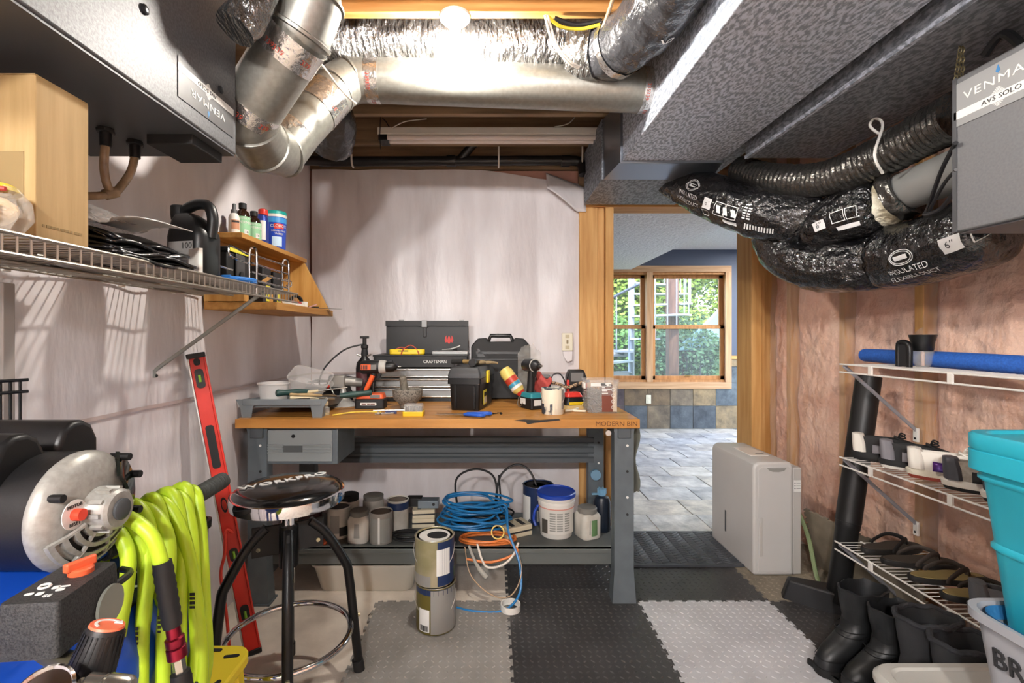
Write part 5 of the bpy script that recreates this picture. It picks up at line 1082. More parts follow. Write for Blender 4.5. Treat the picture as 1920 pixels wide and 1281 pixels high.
B().grid(lambda u, v: (.03+.15*math.cos(.3+2.4*u)*(.7+.6*v), .03+.11*math.sin(.3+2.4*u)*(.6+.7*v)-.02, .135-.02*v+.012*math.sin(u*6)), 14, 6).build('brim', fab, cpv, solid=.004)
B().sph((.0, .0, .045), (.15, .10, .05)).build('folded_body', fab, cpv)
ag = thing('angle_grinder', 'grey angle grinder with white guard on the bench', 'grinder', (-.80, 2.62, BT), 8); gm = m('cast_grey', '#8b8984', .4, .4)
B().box((-.04, 0, .135), (.085, .06, .065)).build('gearbox', gm, ag, bev=.006); B().cyl((.0, 0, .135), (.09, .01, .125), .026, .022).build('motor_neck', gm, ag); B().cyl((-.07, -.034, .125), (-.07, -.024, .125), .016).build('spindle_cap', alu, ag)
B().lathe([(.075, .0), (.078, .005), (.06, .022), (.045, .03), (.028, .045), (.02, .06), (.01, .11)], T(-.01, 0, 0), 30).build('guard', m('guard_white', '#b9b8b4', .35, .4), ag); B().lathe([(.055, .003), (.055, .010), (.02, .012)], T(-.13, -.04, 0), 28).build('disc', blackm, ag)
B().tube([(-.09, -.02, .13), (-.06, -.05, .09), (-.045, -.055, .06)], .004, 8, 3).build('lever', steelt, ag)
# drills
def drill(par, X, body, acc, chuck=True):
    pass
dd = thing('cordless_drill', 'orange and black cordless drill standing on its battery', 'drill', (-.64, 2.55, BT)); orr = m('drill_orange', '#d85a2c', .4); dkp = m('drill_black', '#1b1b1c', .5)
B().prism(rrect(.155, .085, .012), 0, .052).build('battery', dkp, dd, bev=.004); B().prism(rrect(.15, .08, .014), .052, .078, s1=.9).build('battery_shoe', orr, dd, bev=.003); B().box((.03, -.042, .066), (.05, .004, .016)).build('shoe_insert', m('drill_grey', '#6d6b69', .5), dd, bev=.001)
B().prism(rrect(.085, .014, .005), -.0005, .0012, T(-.005, -.0428, .026) @ FRONT).build('battery_label', labw, dd); [B().box((x_, -.0443, .026), (w_, .0008, .006)).build('label_print', m('maroon_print', '#5a2a24', .5), dd) for x_, w_ in ((-.028, .022), (-.004, .014), (.018, .024))]
B().tube([(-.04, 0, .07), (-.025, 0, .11), (.0, 0, .15), (.018, 0, .185)], [.024, .021], 14, 4, False, .85).build('handle', dkp, dd); B().tube([(-.028, -.012, .095), (-.006, -.014, .135), (.012, -.014, .175)], .0135, 10, 4).build('handle_accent', orr, dd)
B().lathe([(.030, 0), (.036, .01), (.036, .075), (.034, .095), (.030, .105)], look((-.055, 0, .215), (.05, 0, .218)), 24).build('motor_body', dkp, dd)
B().box((-.02, -.033, .218), (.055, .010, .03)).build('side_panel', orr, dd, bev=.003); B().box((.02, -.034, .218), (.03, .008, .028)).build('badge', m('drill_grey'), dd, bev=.002)
for k in range(4): B().box((-.04+.009*k, -.0395, .218), (.004, .003, .022)).build('vent', darkink, dd)
B().lathe([(.034, 0), (.036, .004), (.036, .03), (.031, .035)], look((.045, 0, .218), (.09, 0, .218)), 28).build('torque_ring', m('ring_grey', '#b0aea8', .4), dd)
B().lathe([(.027, 0), (.027, .012), (.025, .04), (.016, .055), (.010, .06), (.006, .064)], look((.078, 0, .218), (.15, 0, .219)), 24).build('chuck', blackp, dd); B().cyl((.138, 0, .219), (.158, 0, .219), .006, .002).build('bit', steelt, dd)
B().box((.045, 0, .175), (.016, .022, .04), rot(0, 20, 0)).build('trigger', blackm, dd, bev=.003); B().tube([(.03, 0, .19), (.055, 0, .195), (.068, 0, .20)], .010, 8).build('trigger_guard', orr, dd)
im = thing('impact_driver', 'teal and black impact driver standing on its battery', 'impact driver', (.21, 2.54, BT), -62); teal = m('driver_teal', '#2f7f8a', .4)
B().prism(rrect(.12, .08, .010), 0, .058).build('battery', dkp, im, bev=.004); B().prism(rrect(.115, .078, .012), .058, .084, s1=.85).build('shoe', teal, im, bev=.003); B().box((-.02, -.0405, .038), (.05, .002, .03)).build('battery_label', labw, im); B().box((.0602, 0, .035), (.001, .045, .03)).build('battery_label', labw, im)
B().tube([(-.012, 0, .078), (-.005, 0, .13), (.004, 0, .20)], [.021, .020], 14, 4).build('handle', dkp, im)
B().lathe([(.028, 0), (.034, .012), (.035, .07), (.034, .085), (.030, .10), (.022, .115), (.012, .125), (.012, .14), (.006, .142)], look((-.06, 0, .225), (.09, 0, .228)), 24).build('head', m('driver_black', '#202123', .4), im); B().torus((.035, 0, .227), .033, .003, rot(0, 90, 0)).build('nose_ring', m('ring_grey'), im); B().cyl((.07, 0, .228), (.095, 0, .228), .007).build('collet', steelt, im)
B().cyl((-.062, 0, .225), (-.058, 0, .225), .024).build('rear_cap', teal, im); B().box((.03, 0, .185), (.014, .02, .035), rot(0, 15, 0)).build('trigger', blackm, im, bev=.003)
B().tube([(-.05, -.045, .06), (-.055, -.052, .02), (-.03, -.052, .008), (-.01, -.048, .03)], .002, 6, 4).build('belt_clip', steelt, im)
# middle pieces
mo = thing('stone_mortar', 'speckled grey stone mortar on the workbench', 'mortar', (-.445, 2.54, BT)); gr = m('granite', '#8b857b', .8, c2='#3f3b36', scale=150, contrast=(.3, .6), bump=.4, bscale=120, bdist=.004)
B().lathe([(.034, 0), (.040, .004), (.040, .016), (.05, .03), (.073, .05), (.078, .075), (.078, .10), (.073, .103), (.066, .098), (.06, .065), (.03, .045), (.003, .04)], seg=32).build('bowl', gr, mo)
pe = thing('stone_pestle', 'grey stone pestle standing in the mortar', 'pestle', (-.455, 2.535, BT+.045), 0, None, (.12, -.1, 0)); B().lathe([(.010, 0), (.021, .008), (.023, .03), (.019, .09), (.020, .115), (.014, .123), (.002, .124)], seg=20).build('rod', m('pestle_stone', '#7d776b', .7, c2='#5d574d', scale=60), pe); pe.location.z += .004
bc = thing('bit_case', 'small yellow case of drill bits with clear lid', 'case', (-.375, 2.31, BT)); B().prism(rrect(.098, .07, .006), 0, .022).build('tray', m('case_yellow', '#e0bb24', .4), bc, bev=.002); B().loft([[(p[0]*s_, p[1]*s_, z) for p in rrect(.092, .066, .005)] for s_, z in ((1, .022), (.93, .05), (.9, .055))]).build('clear_lid', film('lid_film', '#dcdcda', .3, .08, .2, 20), bc)
for k in range(8): B().box((-.036+.0103*k, -.008, .033), (.006, .03, .02)).build('bit', screwm, bc)
rb = wire('yellow_strip', 'curved yellow plastic strip lying on the bench', [(-.76, 2.29, BT+.004), (-.68, 2.34, BT+.010), (-.60, 2.37, BT+.008), (-.545, 2.37, BT+.005)], .0035, m('strip_yellow', '#d9bf4a', .5), 'strip')
wr_ = thing('adjustable_wrench', 'small blue handled adjustable wrench on the bench', 'wrench', (-.54, 2.34, BT), 14); B().prism([(-.03, -.014), (-.005, -.012), (.0, -.005), (.06, -.006), (.065, 0), (.06, .006), (0, .005), (-.005, .012), (-.02, .014), (-.012, 0)], .001, .008).build('body', steelt, wr_, bev=.001); B().tube([(.02, 0, .006), (.075, 0, .006)], .0075, 8, 0, False, .6).build('grip', m('navy_grip', '#2b3560', .5), wr_); B().cyl((-.012, -.006, .009), (-.012, .006, .009), .005).build('worm', steelt, wr_)
pn = wire('steel_rod', 'thin dark rod lying along the bench by the mortar', [(-.60, 2.43, BT+.005), (-.48, 2.44, BT+.005), (-.36, 2.45, BT+.005)], .004, m('tool_steel'), 'rod', 0)
sn = thing('tin_snips', 'blue handled tin snips lying at the bench edge', 'snips', (-.10, 2.285, BT), 0); bl = m('snips_blue', '#2456b8', .4)
B().tube([(-.02, .02, .010), (.03, .015, .012), (.085, .02, .012), (.095, .0, .012), (.06, -.012, .012), (-.02, .012, .010)], .0075, 10, 5).build('handle', bl, sn); B().tube([(-.03, -.005, .010), (.0, -.03, .012), (.04, -.055, .012), (.065, -.045, .012), (.04, -.022, .012), (-.02, .0, .010)], .0075, 10, 5).build('handle', bl, sn)
for s_ in (-1, 1): B().prism([(0, -.006), (.0, .006), (-.14, .003), (-.15, 0)], 0, .004, T(-.02, .006+.012*s_, .006) @ rot(0, 0, -6-4*s_)).build('blade', m('snips_steel', '#7b6a58', .4, .6), sn)
B().cyl((-.025, .006, .004), (-.025, .006, .014), .008).build('pivot', steelt, sn)
gb = thing('glue_bottle', 'yellow glue bottle with red tip leaning on the tool case', 'bottle', (.18, 2.66, BT+.04), 0, None, (math.radians(-12), math.radians(-36), 0))
B().lathe([(.012, 0), (.022, .03), (.026, .04)], None, 24).build('tip', m('cap_red'), gb); B().lathe([(.026, .04), (.036, .06), (.038, .17), (.030, .195), (.008, .20)], None, 28).build('body', m('glue_yellow', '#d9c36c', .4), gb)
for z0, z1, mt in ((.062, .078, labw), (.080, .10, m('label_cyan', '#3f8fae', .4)), (.102, .135, m('label_red', '#b5402f', .4))): patch(gb, 'label', mt, .0378, -70, 70, z0, z1)
pbg = tag(B().grid(lambda u, v: (.15+.13*u, 2.76+.02*math.sin(5*u), BT+.015+.27*v+.05*math.sin(PI*u)*v+.02*noise.noise(Vector((u*8, v*8, 2)))), 12, 8).build('plastic_bag', film('thin_bag', '#e6e2da', .16, .12, .9, 22), None, solid=.0008), 'crumpled clear plastic bag behind the glue bottle', 'bag')
ba = thing('drill_battery', 'black spare drill battery standing behind the paint can', 'battery', (.285, 2.68, BT)); B().prism(rrect(.085, .07, .008), 0, .15).build('body', dkp, ba, bev=.004); B().prism(rrect(.08, .065, .01), .15, .165).build('top', m('drill_grey'), ba, bev=.003); B().box((0, -.0355, .11), (.06, .002, .03)).build('label', m('smoke_label', '#51555a', .3), ba)
rc = tag(B().grid(lambda u, v: (.235+.08*u+.01*math.sin(9*v), 2.60+.025*math.sin(4*u+2*v), BT+.17-.12*v+.02*math.sin(6*u)), 10, 10).build('red_cloth', m('cloth_red', '#b04a44', .85), None, solid=.006), 'crumpled red cloth beside the spare battery', 'cloth')
def can(name, label, x, y, z, r, h, body, lid=None, bail=True, lab=None, rz=0, mat_rim=None, group=None):
    t = thing(name, label, 'paint can', (x, y, z), rz, group)
    B().lathe([(r*.98, 0), (r, .003), (r, h*.985), (r*1.03, h), (r*.99, h+.003), (r*.93, h), (r*.92, h-.006)], seg=36, cap=False).build('can_body', body, t)
    B().lathe([(r*.97, .002), (.002, .002)], seg=30).build('bottom', m('tin', '#a9a7a2', .35, .85), t)
    B().torus((0, 0, h), r*.985, r*.035, seg=36).build('rim', mat_rim or m('tin'), t)
    B().lathe([(r*.93, h-.004), (r*.80, h-.004), (r*.78, h-.008), (.002, h-.008)], seg=32).build('lid', lid or m('tin'), t)
    if bail: B().tube([(math.cos(a)*(r+.004), math.sin(a)*(r*.3)-r*.95*abs(math.sin(a))**.5, h*.82-h*.55*math.sin(a)) for a in [PI*k/14 for k in range(15)]], .0018, 6).build('bail', m('bail_wire', '#c9c8c2', .3, .8), t)
    if lab:
        for mt, a0, a1, z0, z1 in lab: patch(t, 'label', mt, r, a0, a1, h*z0, h*z1)
    return t
splat = m('paint_splatter', '#d9d4c4', .45, c2='#2f3c4a', scale=16, stretch=(1, 1, .5), contrast=(.42, .5))
pc1 = can('paint_can', 'paint can smeared with cream paint at the bench edge', .30, 2.37, BT, .054, .125, splat, m('dark_paint', '#2b2d2e', .4), True, [(m('dry_cream', '#ddd6c2', .5), -75, 45, .42, .97), (m('can_print', '#8d8d88', .5), 45, 85, .2, .95)], mat_rim=m('dark_paint'))
for a, z0 in ((-30, .15), (-5, .05), (8, .22), (-55, .3)): patch(pc1, 'drip', m('dry_cream'), .0542, a, a+9, .125*z0, .06, 3)
ch_ = thing('battery_charger', 'black and red battery charger standing near the doorway studs', 'charger', (.48, 2.74, BT)); B().prism([(-.055, 0), (.055, 0), (.055, .15), (.04, .19), (-.04, .19), (-.055, .15)], -.04, .04, rot(90)).build('body', blackp, ch_, bev=.006)
for sx in (-1, 1): B().box((sx*.05, -.03, .10), (.014, .03, .07)).build('red_grip', m('cap_red'), ch_, bev=.003)
B().box((0, -.0415, .15), (.07, .003, .05)).build('face', m('drill_grey'), ch_, bev=.001)
rpz = wire('twisted_rope', 'tan and black twisted rope lying over the charger', [(.30, 2.62, BT+.13), (.36, 2.63, BT+.12), (.42, 2.64, BT+.10), (.48, 2.65, BT+.12), (.54, 2.66, BT+.135)], .009, m('rope', '#b59a7c', .8, c2='#3a2f28', scale=90, contrast=(.45, .55)), 'rope')
sa = thing('orbital_sander', 'black and yellow orbital sander beside the screw bin', 'sander', (.43, 2.55, BT), 15); B().prism(rrect(.13, .10, .02), .0, .02).build('pad', m('pad_tan', '#c2a974', .7), sa); B().prism(rrect(.12, .09, .02), .02, .06, s1=.8).build('body', blackp, sa, bev=.004); B().prism(rrect(.10, .07, .02), .06, .085, s1=.7).build('grip', m('cap_red'), sa, bev=.004); B().box((0, -.046, .03), (.08, .004, .014)).build('yellow_band', m('case_yellow'), sa)
wire('black_wire_loop', 'thin black cable arching behind the paint can', [(.33, 2.75, BT+.10), (.35, 2.76, BT+.155), (.39, 2.76, BT+.165), (.42, 2.76, BT+.12), (.43, 2.75, BT+.05)], .004, cabK)
for k, (x, y, r_) in enumerate(((.40, 2.42, 20), (.44, 2.40, -15), (.43, 2.46, 60))): tag(B().cyl((-.03, 0, .006), (.03, 0, .006), .006, seg=10).build('chalk_stick', m('chalk', '#d9d2bd', .7), loc=(x, y, BT+.001), R=(0, 0, math.radians(r_))), ('white chalk stick nearest the paint can', 'white chalk stick between the other two', 'white chalk stick lying crosswise')[k], 'chalk')
for k, (x, y, r_) in enumerate(((.02, 2.35, 20), (.05, 2.345, 70), (.035, 2.37, 130))): 
    t = thing('black_screw', 'small black screw lying near the impact driver', 'screw', (x, y, BT), r_, 'loose black screws on the bench'); B().cyl((-.014, 0, .003), (.012, 0, .003), .0025, .001, seg=8).build('shank', screwm, t); B().cyl((-.016, 0, .003), (-.013, 0, .003), .005, seg=10).build('head', screwm, t)
sbn = thing('screw_bin', 'clear plastic bin of grey screws with brown label', 'bin', (.547, 2.43, BT)); 
B().loft([[(p[0]*s_, p[1]*s_, z) for p in rrect(.16, .14, .012)] for s_, z in ((.9, .0), (.91, .004), (1, .15), (1.05, .152), (1.05, .165), (1.0, .166), (.97, .15), (.88, .006))]).build('bin', film('bin_clear', '#dfe0e0', .15, .1, .05, 8), sbn)
rs = random.Random(3); b = B()
for k in range(260):
    p = Vector((rs.uniform(-.064, .0), rs.uniform(-.058, .055), rs.uniform(.008, .11))); d = Vector((rs.uniform(-1, 1), rs.uniform(-.6, .6), rs.uniform(-.8, .8))).normalized()*.022; b.cyl(p-d, p+d, .0022, seg=5)
b.build('screws', m('galv_screws', '#8d8a83', .45, .6), sbn, kind='stuff')
B().box((.028, -.0675, .075), (.066, .001, .13), rot(-2.5)).build('brown_label', m('label_brown', '#6d3626', .5), sbn); B().box((.058, -.069, .075), (.020, .001, .13), rot(-2.5)).build('label_stripe', m('label_tan', '#bcae9c', .5), sbn)
for z_, w_ in ((.128, .014), (.120, .042), (.112, .026), (.100, .030), (.052, .020), (.044, .010), (.026, .024)): B().box((-.0045+w_/2, -.0685-(.12-z_)*-.045, z_), (w_, .0008, .0045), rot(-2.5)).build('label_print', labw, sbn)
for k in range(4): B().torus((.050, -.0702, .118-.029*k), .008, .0012, rot(90), 20, 5).build('label_ring', labw, sbn)
B().box((-.01, -.0725, .143), (.10, .001, .016)).build('top_label', labw, sbn); [B().box((x_, -.0733, z_), (w_, .0008, .005)).build('label_print', darkink, sbn) for x_, z_, w_ in ((.0, .1465, .022), (.004, .140, .026), (.036, .142, .018))]
B().box((-.085, -.02, .135), (.012, .05, .03)).build('handle_lug', white_pl, sbn, bev=.003)
# outlet above the bench
ol = thing('wall_outlet', 'almond switch and outlet plate on the white sheet beside the stud', 'outlet', (.498, 3.165, 1.21)); alm = m('almond_plastic')
B().box((0, 0, 0), (.072, .012, .118)).build('plate', alm, ol, bev=.003); B().box((0, -.008, .0), (.012, .008, .024)).build('toggle', m('toggle_brown', '#8b7d63', .5), ol, bev=.002)
for z in (-.036, .036): B().box((0, -.0065, z), (.026, .003, .022)).build('socket', m('almond_dark', '#b8ae92', .5), ol, bev=.001)
B().prism([(-.03, .0), (.035, .0), (.03, -.06), (.0, -.07), (-.02, -.04)], 0, .004, T(0, .002, -.062) @ FRONT).build('torn_sheet', poly, ol)
# ---------------------------------------------------------------- lower shelf of the bench
LZ = .2205
wpaint = m('white_paint_can', '#d2cfc6', .4, c2='#b7b3a8', scale=8); bluec = m('can_navy', '#1f2f52', .4)
can('paint_can', 'small grey label paint can on the bench shelf', -.555, 2.41, LZ, .056, .15, m('can_grey', '#a5a19a', .4, .3), m('rust_lid', '#6b5a4c', .5, .4), False, [(m('can_print'), -50, 60, .1, .85), (labw, -4, 6, .05, .9)])
jr1 = thing('white_jar', 'square white plastic jar with grey lid on the bench shelf', 'jar', (-.667, 2.42, LZ)); B().lathe([(.048, 0), (.052, .006), (.053, .11), (.042, .13)], Matrix(), 28, True, 4).build('jar', wpaint, jr1); B().lathe([(.046, .128), (.047, .15), (.043, .154)], seg=28).build('lid', m('lid_grey', '#77756f', .5), jr1); patch(jr1, 'label', m('can_print'), .0535, -40, 30, .03, .10)
can('paint_can', 'navy banded paint can behind the grey label can', -.50, 2.56, LZ, .056, .16, wpaint, m('lid_tan', '#8a7f74', .5), False, [(bluec, -100, 100, .72, .95)])
can('paint_can', 'open white label can under the stool seat', -.79, 2.48, LZ, .058, .15, wpaint, m('tin_dark', '#5b5c5a', .3, .8), False, [(m('can_print'), -30, 20, .2, .8), (darkink, 20, 70, .1, .4)])
can('paint_can', 'maroon label can at the left of the bench shelf', -.93, 2.46, LZ, .058, .17, m('can_maroon', '#3b2428', .45), m('tin'), False, [(labw, 0, 70, .1, .35)])
jr2 = thing('black_lid_jar', 'white jar with black lid behind the square jar', 'jar', (-.78, 2.63, LZ)); B().lathe([(.05, 0), (.053, .006), (.053, .12), (.045, .135)], seg=28).build('jar', wpaint, jr2); B().lathe([(.05, .133), (.051, .162), (.046, .166)], seg=28).build('lid', blackm, jr2)
jr3 = thing('grey_lid_jar', 'dusty jar with wide grey lid at the back of the shelf', 'jar', (-.655, 2.66, LZ)); B().lathe([(.055, 0), (.057, .006), (.057, .12), (.05, .13)], seg=28).build('jar', m('dusty_white', '#a19c93', .6), jr3); B().lathe([(.054, .128), (.055, .148), (.05, .151)], seg=28).build('lid', m('lid_grey'), jr3)
tag(B().prism(rrect(.07, .05, .01), 0, .012).build('orange_dish', m('orange_plastic', '#c0562f', .5), bev=.002, loc=(-.85, 2.385, LZ)), 'small orange plastic dish lying under the stool', 'dish')
beige = m('beige_plastic', '#c9bfa5', .5)
def strapbox(label, x, y, rz, w, d, h, z=LZ, n=2):
    t = thing('adapter_box', label, 'adapter', (x, y, z), rz); B().prism(rrect(w, d, .006), 0, h).build('body', beige, t, bev=.003)
    B().box((0, 0, h*.5), (w+.002, d+.002, h*.16)).build('middle_band', darkink, t)
    for k in range(n): B().box((-w*.2+w*.42*k, 0, h+.0005), (w*.16, d*.7, .001)).build('top_slot', darkink, t)
    return t
strapbox('beige adapter box with black stripes in front of the bucket', .12, 2.50, 28, .15, .11, .055)
strapbox('beige adapter box under the grey switch box', -.37, 2.62, 4, .12, .10, .05); strapbox('second beige adapter stacked on the first', -.37, 2.62, 6, .12, .10, .045, LZ+.0505, 1)
sbx = thing('switch_box', 'blue grey metal junction box on the stacked adapters', 'box', (-.345, 2.63, LZ+.096)); B().prism(rrect(.11, .07, .003), 0, .04).build('box', m('junction_grey', '#7f8b94', .4, .5), sbx, bev=.002); B().cyl((.03, -.0355, .022), (.03, -.034, .022), .008).build('knockout', darkink, sbx)
tag(B().prism(rrect(.08, .06, .003), 0, .045).build('black_adapter', blackm, bev=.002, loc=(-.425, 2.65, LZ+.096)), 'black power adapter beside the junction box', 'adapter')
tag(B().prism(rrect(.02, .10, .004), 0, .09).build('beige_charger', beige, bev=.002, loc=(.02, 2.70, LZ), R=(0, .3, .5)), 'tilted beige charger behind the blue cord', 'charger')
# tangled cords: each cord is a thing
def coil(name, label, c, r0, n, mat, rad, seed, flat=.5, tail=(), cat='cord', h=.10, head=()):
    rs = random.Random(seed); pts = [Vector(p) for p in head]
    for q in range(n):
        rr_ = r0*rs.uniform(.72, 1.05); ox, oy = rs.uniform(-.2, .2)*r0, rs.uniform(-.15, .15)*r0; z0, tl, ta = h*q/n, rs.uniform(0, .3)*h/r0, rs.uniform(0, 6.3); fl = flat*rs.uniform(.75, 1.1)
        for k in range(10):
            a = 2*PI*k/10; dx, dy = rr_*math.cos(a), rr_*fl*math.sin(a); pts.append(Vector((c[0]+ox+dx, c[1]+oy+dy, c[2]+rad*1.2+z0+tl*(r0+dx*math.cos(ta)+dy*math.sin(ta))*.5)))
    pts += [Vector(p) for p in tail]; p0 = pts[0].copy()
    return tag(B().tube([p-p0 for p in pts], rad, 7, 4).build(name, mat, loc=p0), label, cat)
blc = m('blue_extension', '#1f6fa8', .4); orc = m('orange_extension', '#cf7436', .45)
coil('blue_extension_cord', 'blue extension cord coiled on the shelf with a loop to the floor', (-.10, 2.52, LZ), .17, 13, blc, .0058, 5, .66, [(.08, 2.34, .30), (.13, 2.27, .18), (.13, 2.22, .06), (.05, 2.16, .012), (-.08, 2.16, .010), (-.16, 2.19, .010)], h=.17)
coil('black_extension_cord', 'black cord bundle under the blue cord on the shelf', (-.05, 2.60, LZ), .16, 5, cabK, .005, 9, .6, [(.05, 2.72, LZ+.10), (.04, 2.72, LZ+.24)], h=.10)
wire('black_cable_loop', 'black cable arching above the blue cord', [(-.19, 2.70, LZ+.05), (-.20, 2.70, LZ+.22), (-.10, 2.70, LZ+.28), (0, 2.70, LZ+.25), (.03, 2.70, LZ+.16), (.02, 2.69, LZ+.06)], .0062, cabK)
wire('black_cable_loop', 'black cable arching behind the bucket', [(.02, 2.70, LZ+.09), (.05, 2.71, LZ+.24), (.14, 2.72, LZ+.30), (.22, 2.70, LZ+.26), (.26, 2.66, LZ+.12), (.20, 2.62, LZ+.01)], .0062, cabK)
coil('orange_extension_cord', 'orange extension cord hanging over the front of the shelf', (-.03, 2.40, LZ), .16, 3, orc, .006, 12, .5, [(.10, 2.33, LZ+.015), (.12, 2.30, LZ-.01), (0, 2.29, LZ-.05), (-.12, 2.30, LZ-.04)], h=.03)
coil('black_thin_cord', 'black thin cord coiled in front of the paint cans', (-.42, 2.44, LZ), .10, 3, cabK, .0045, 14, .6, h=.02)
wire('white_power_cord', 'white cord drooping below the shelf edge', [(.13, 2.34, LZ+.02), (.10, 2.29, LZ-.02), (.05, 2.28, LZ-.06), (-.02, 2.28, LZ-.07), (-.05, 2.29, LZ-.03), (-.07, 2.33, LZ+.02)], .0055, cabW)
wire('tan_thin_cord', 'tan thin cord looping from the shelf to the floor', [(-.13, 2.32, LZ+.01), (-.10, 2.27, .12), (.0, 2.24, .04), (.09, 2.22, .05), (.14, 2.25, .14), (.12, 2.32, LZ+.01)], .0028, m('tan_cable'))
plg = thing('cord_plug', 'grey moulded plug hanging in front of the shelf', 'plug', (-.06, 2.27, .15)); B().tube([(-.05, .04, .09), (-.02, .01, .03), (0, 0, 0)], [.006, .009], 8, 3).build('strain_relief', m('plug_grey', '#9a978f', .5), plg); B().tube([(0, 0, 0), (.02, -.01, -.02), (.035, -.012, -.035)], .013, 10).build('plug_body', m('plug_grey'), plg)
tag(B().lathe([(.028, -.012), (.034, -.012), (.034, .012), (.028, .012)], rot(0), 28, False).build('yellow_tape_measure', m('case_yellow'), loc=(.03, 2.42, LZ+.04), R=(1.2, 0, 0)), 'yellow round tape reel among the cords', 'tape reel')
ctn = tag(B().lathe([(.040, 0), (.045, 0), (.045, .028), (.040, .028)], None, 36, False).build('white_tape_ring', white_pl, loc=(.085, 2.17, .0125), solid=.002), 'white plastic ring lying on the floor by the foam tile', 'ring')
bk = thing('compound_bucket', 'white pail with blue lid and handle on the bench shelf', 'bucket', (.335, 2.50, LZ)); bkb = m('bucket_lid_blue', '#1d3f9e', .35)
B().lathe([(.078, 0), (.082, .005), (.093, .17), (.096, .172), (.096, .184), (.094, .186), (.097, .19), (.098, .21)], seg=36).build('pail', white_pl, bk); B().lathe([(.101, .205), (.101, .222), (.096, .226), (.092, .218), (.002, .216)], seg=36).build('lid', bkb, bk)
B().tube([(-.095, -.03, .16), (-.115, -.04, .13), (-.12, -.04, .09), (-.11, -.05, .06)], .007, 8, 4).build('handle', bkb, bk); patch(bk, 'label', m('label_newsprint', '#c9c7c0', .6), .088, -50, 65, .03, .15, off=.004); patch(bk, 'label_photo', m('photo_dark', '#4a4640', .5), .088, -58, -35, .03, .10, off=.0045); patch(bk, 'label_stripe', m('label_red_line', '#c98a7c', .5), .0925, -80, 80, .152, .158, off=.002)
for k in range(8):
    for a in (-28, -5, 20): patch(bk, 'label_line', m('can_print'), .088, a, a+19, .045+.012*k, .052+.012*k, 4, .0048)
can('paint_can', 'large navy paint can behind the white bucket', .26, 2.69, LZ, .085, .20, bluec, blackm, False, [(labw, -85, -35, .05, .75), (m('can_print'), -10, 60, .1, .4)])
tag(B().lathe([(.035, .2055), (.002, .2055)], None, 24).build('cream_label', m('dry_cream'), loc=(.265, 2.685, LZ-.009)), 'round cream sticker on top of the navy can', 'sticker')
gj = thing('green_label_jar', 'square white jar with grey lid and green label', 'jar', (.492, 2.47, LZ)); B().lathe([(.05, 0), (.054, .006), (.055, .11), (.046, .125)], Matrix.Rotation(.4, 4, 'Z'), 28, True, 5).build('jar', wpaint, gj); B().lathe([(.048, .122), (.049, .148), (.045, .152)], seg=28).build('lid', m('lid_grey'), gj); patch(gj, 'label', m('label_green', '#5f8157', .5), .0585, 10, 60, .02, .10); patch(gj, 'label_text', m('can_print'), .0585, -45, 5, .03, .10)
nb = thing('navy_bottle', 'tall dark navy bottle with light blue cap on the shelf', 'bottle', (.585, 2.55, LZ)); B().lathe([(.042, 0), (.045, .006), (.045, .15), (.036, .175), (.018, .185)], seg=28).build('body', m('navy_plastic', '#171f2c', .35), nb)
cpb = m('cap_light_blue', '#6f9dbb', .4); B().lathe([(.020, .183), (.021, .215), (.018, .218)], seg=18).build('cap', cpb, nb); B().box((-.03, -.005, .192), (.05, .014, .008)).build('spout', cpb, nb, bev=.002)
for k in range(6): a = 2*PI*k/6; B().box((.021*math.cos(a), .021*math.sin(a), .205), (.006, .006, .03)).build('cap_rib', cpb, nb)
tbx = thing('grey_wash_tub', 'pale grey plastic wash tub on the concrete under the shelf', 'tub', (-.62, 2.50, .0)); B().loft([[(p[0]*s_, p[1]*s_, z) for p in rrect(.52, .34, .05)] for s_, z in ((.86, 0), (.88, .006), (1, .125), (1.04, .126), (1.045, .136), (1.0, .137), (.96, .12), (.84, .01))]).build('basin', m('tub_grey', '#bdb8ac', .45), tbx)
# paint cans stacked on the foam tile
cr = m('can_cream_paint', '#a49a80', .5, c2='#86805e', scale=7, contrast=(.4, .6))
can('paint_can', 'lower olive and silver gallon can of the stacked pair on the floor', -.24, 2.06, .0125, .083, .19, m('can_olive', '#6e6430', .4, .3), m('tin'), True, [(m('can_silver', '#9b9a96', .35, .4), -8, 100, .03, .97), (labw, -48, -12, .06, .55), (darkink, -44, -16, .08, .2), (bluec, -100, 100, .86, .98)])
c2_ = can('paint_can', 'upper paint can with dripped cream paint on the stacked pair', -.245, 2.06, .0125+.197, .083, .19, cr, m('lid_white_black', '#d8d6cf', .4), True, [(bluec, 15, 110, .02, .98), (labw, 12, 55, .25, .82), (m('can_silver'), -90, -5, .02, .25), (m('label_green'), 80, 95, .1, .3)])
B().lathe([(.040, .1845), (.040, .187), (.004, .187)], T(.012, .0, 0) @ Matrix.Diagonal((1.1, .9, 1, 1)), 24).build('dried_paint', m('dark_paint'), c2_)
# grease arc on the concrete
tag(B().tube([(-.53, 2.18, .0012), (-.55, 2.14, .0012), (-.53, 2.10, .0012), (-.50, 2.09, .0012)], .004, 6, 5, False, .2).build('grease_stain', m('grease', '#4d3f33', .6)), 'curved brown stain on the concrete beside the foam tile', 'stain')
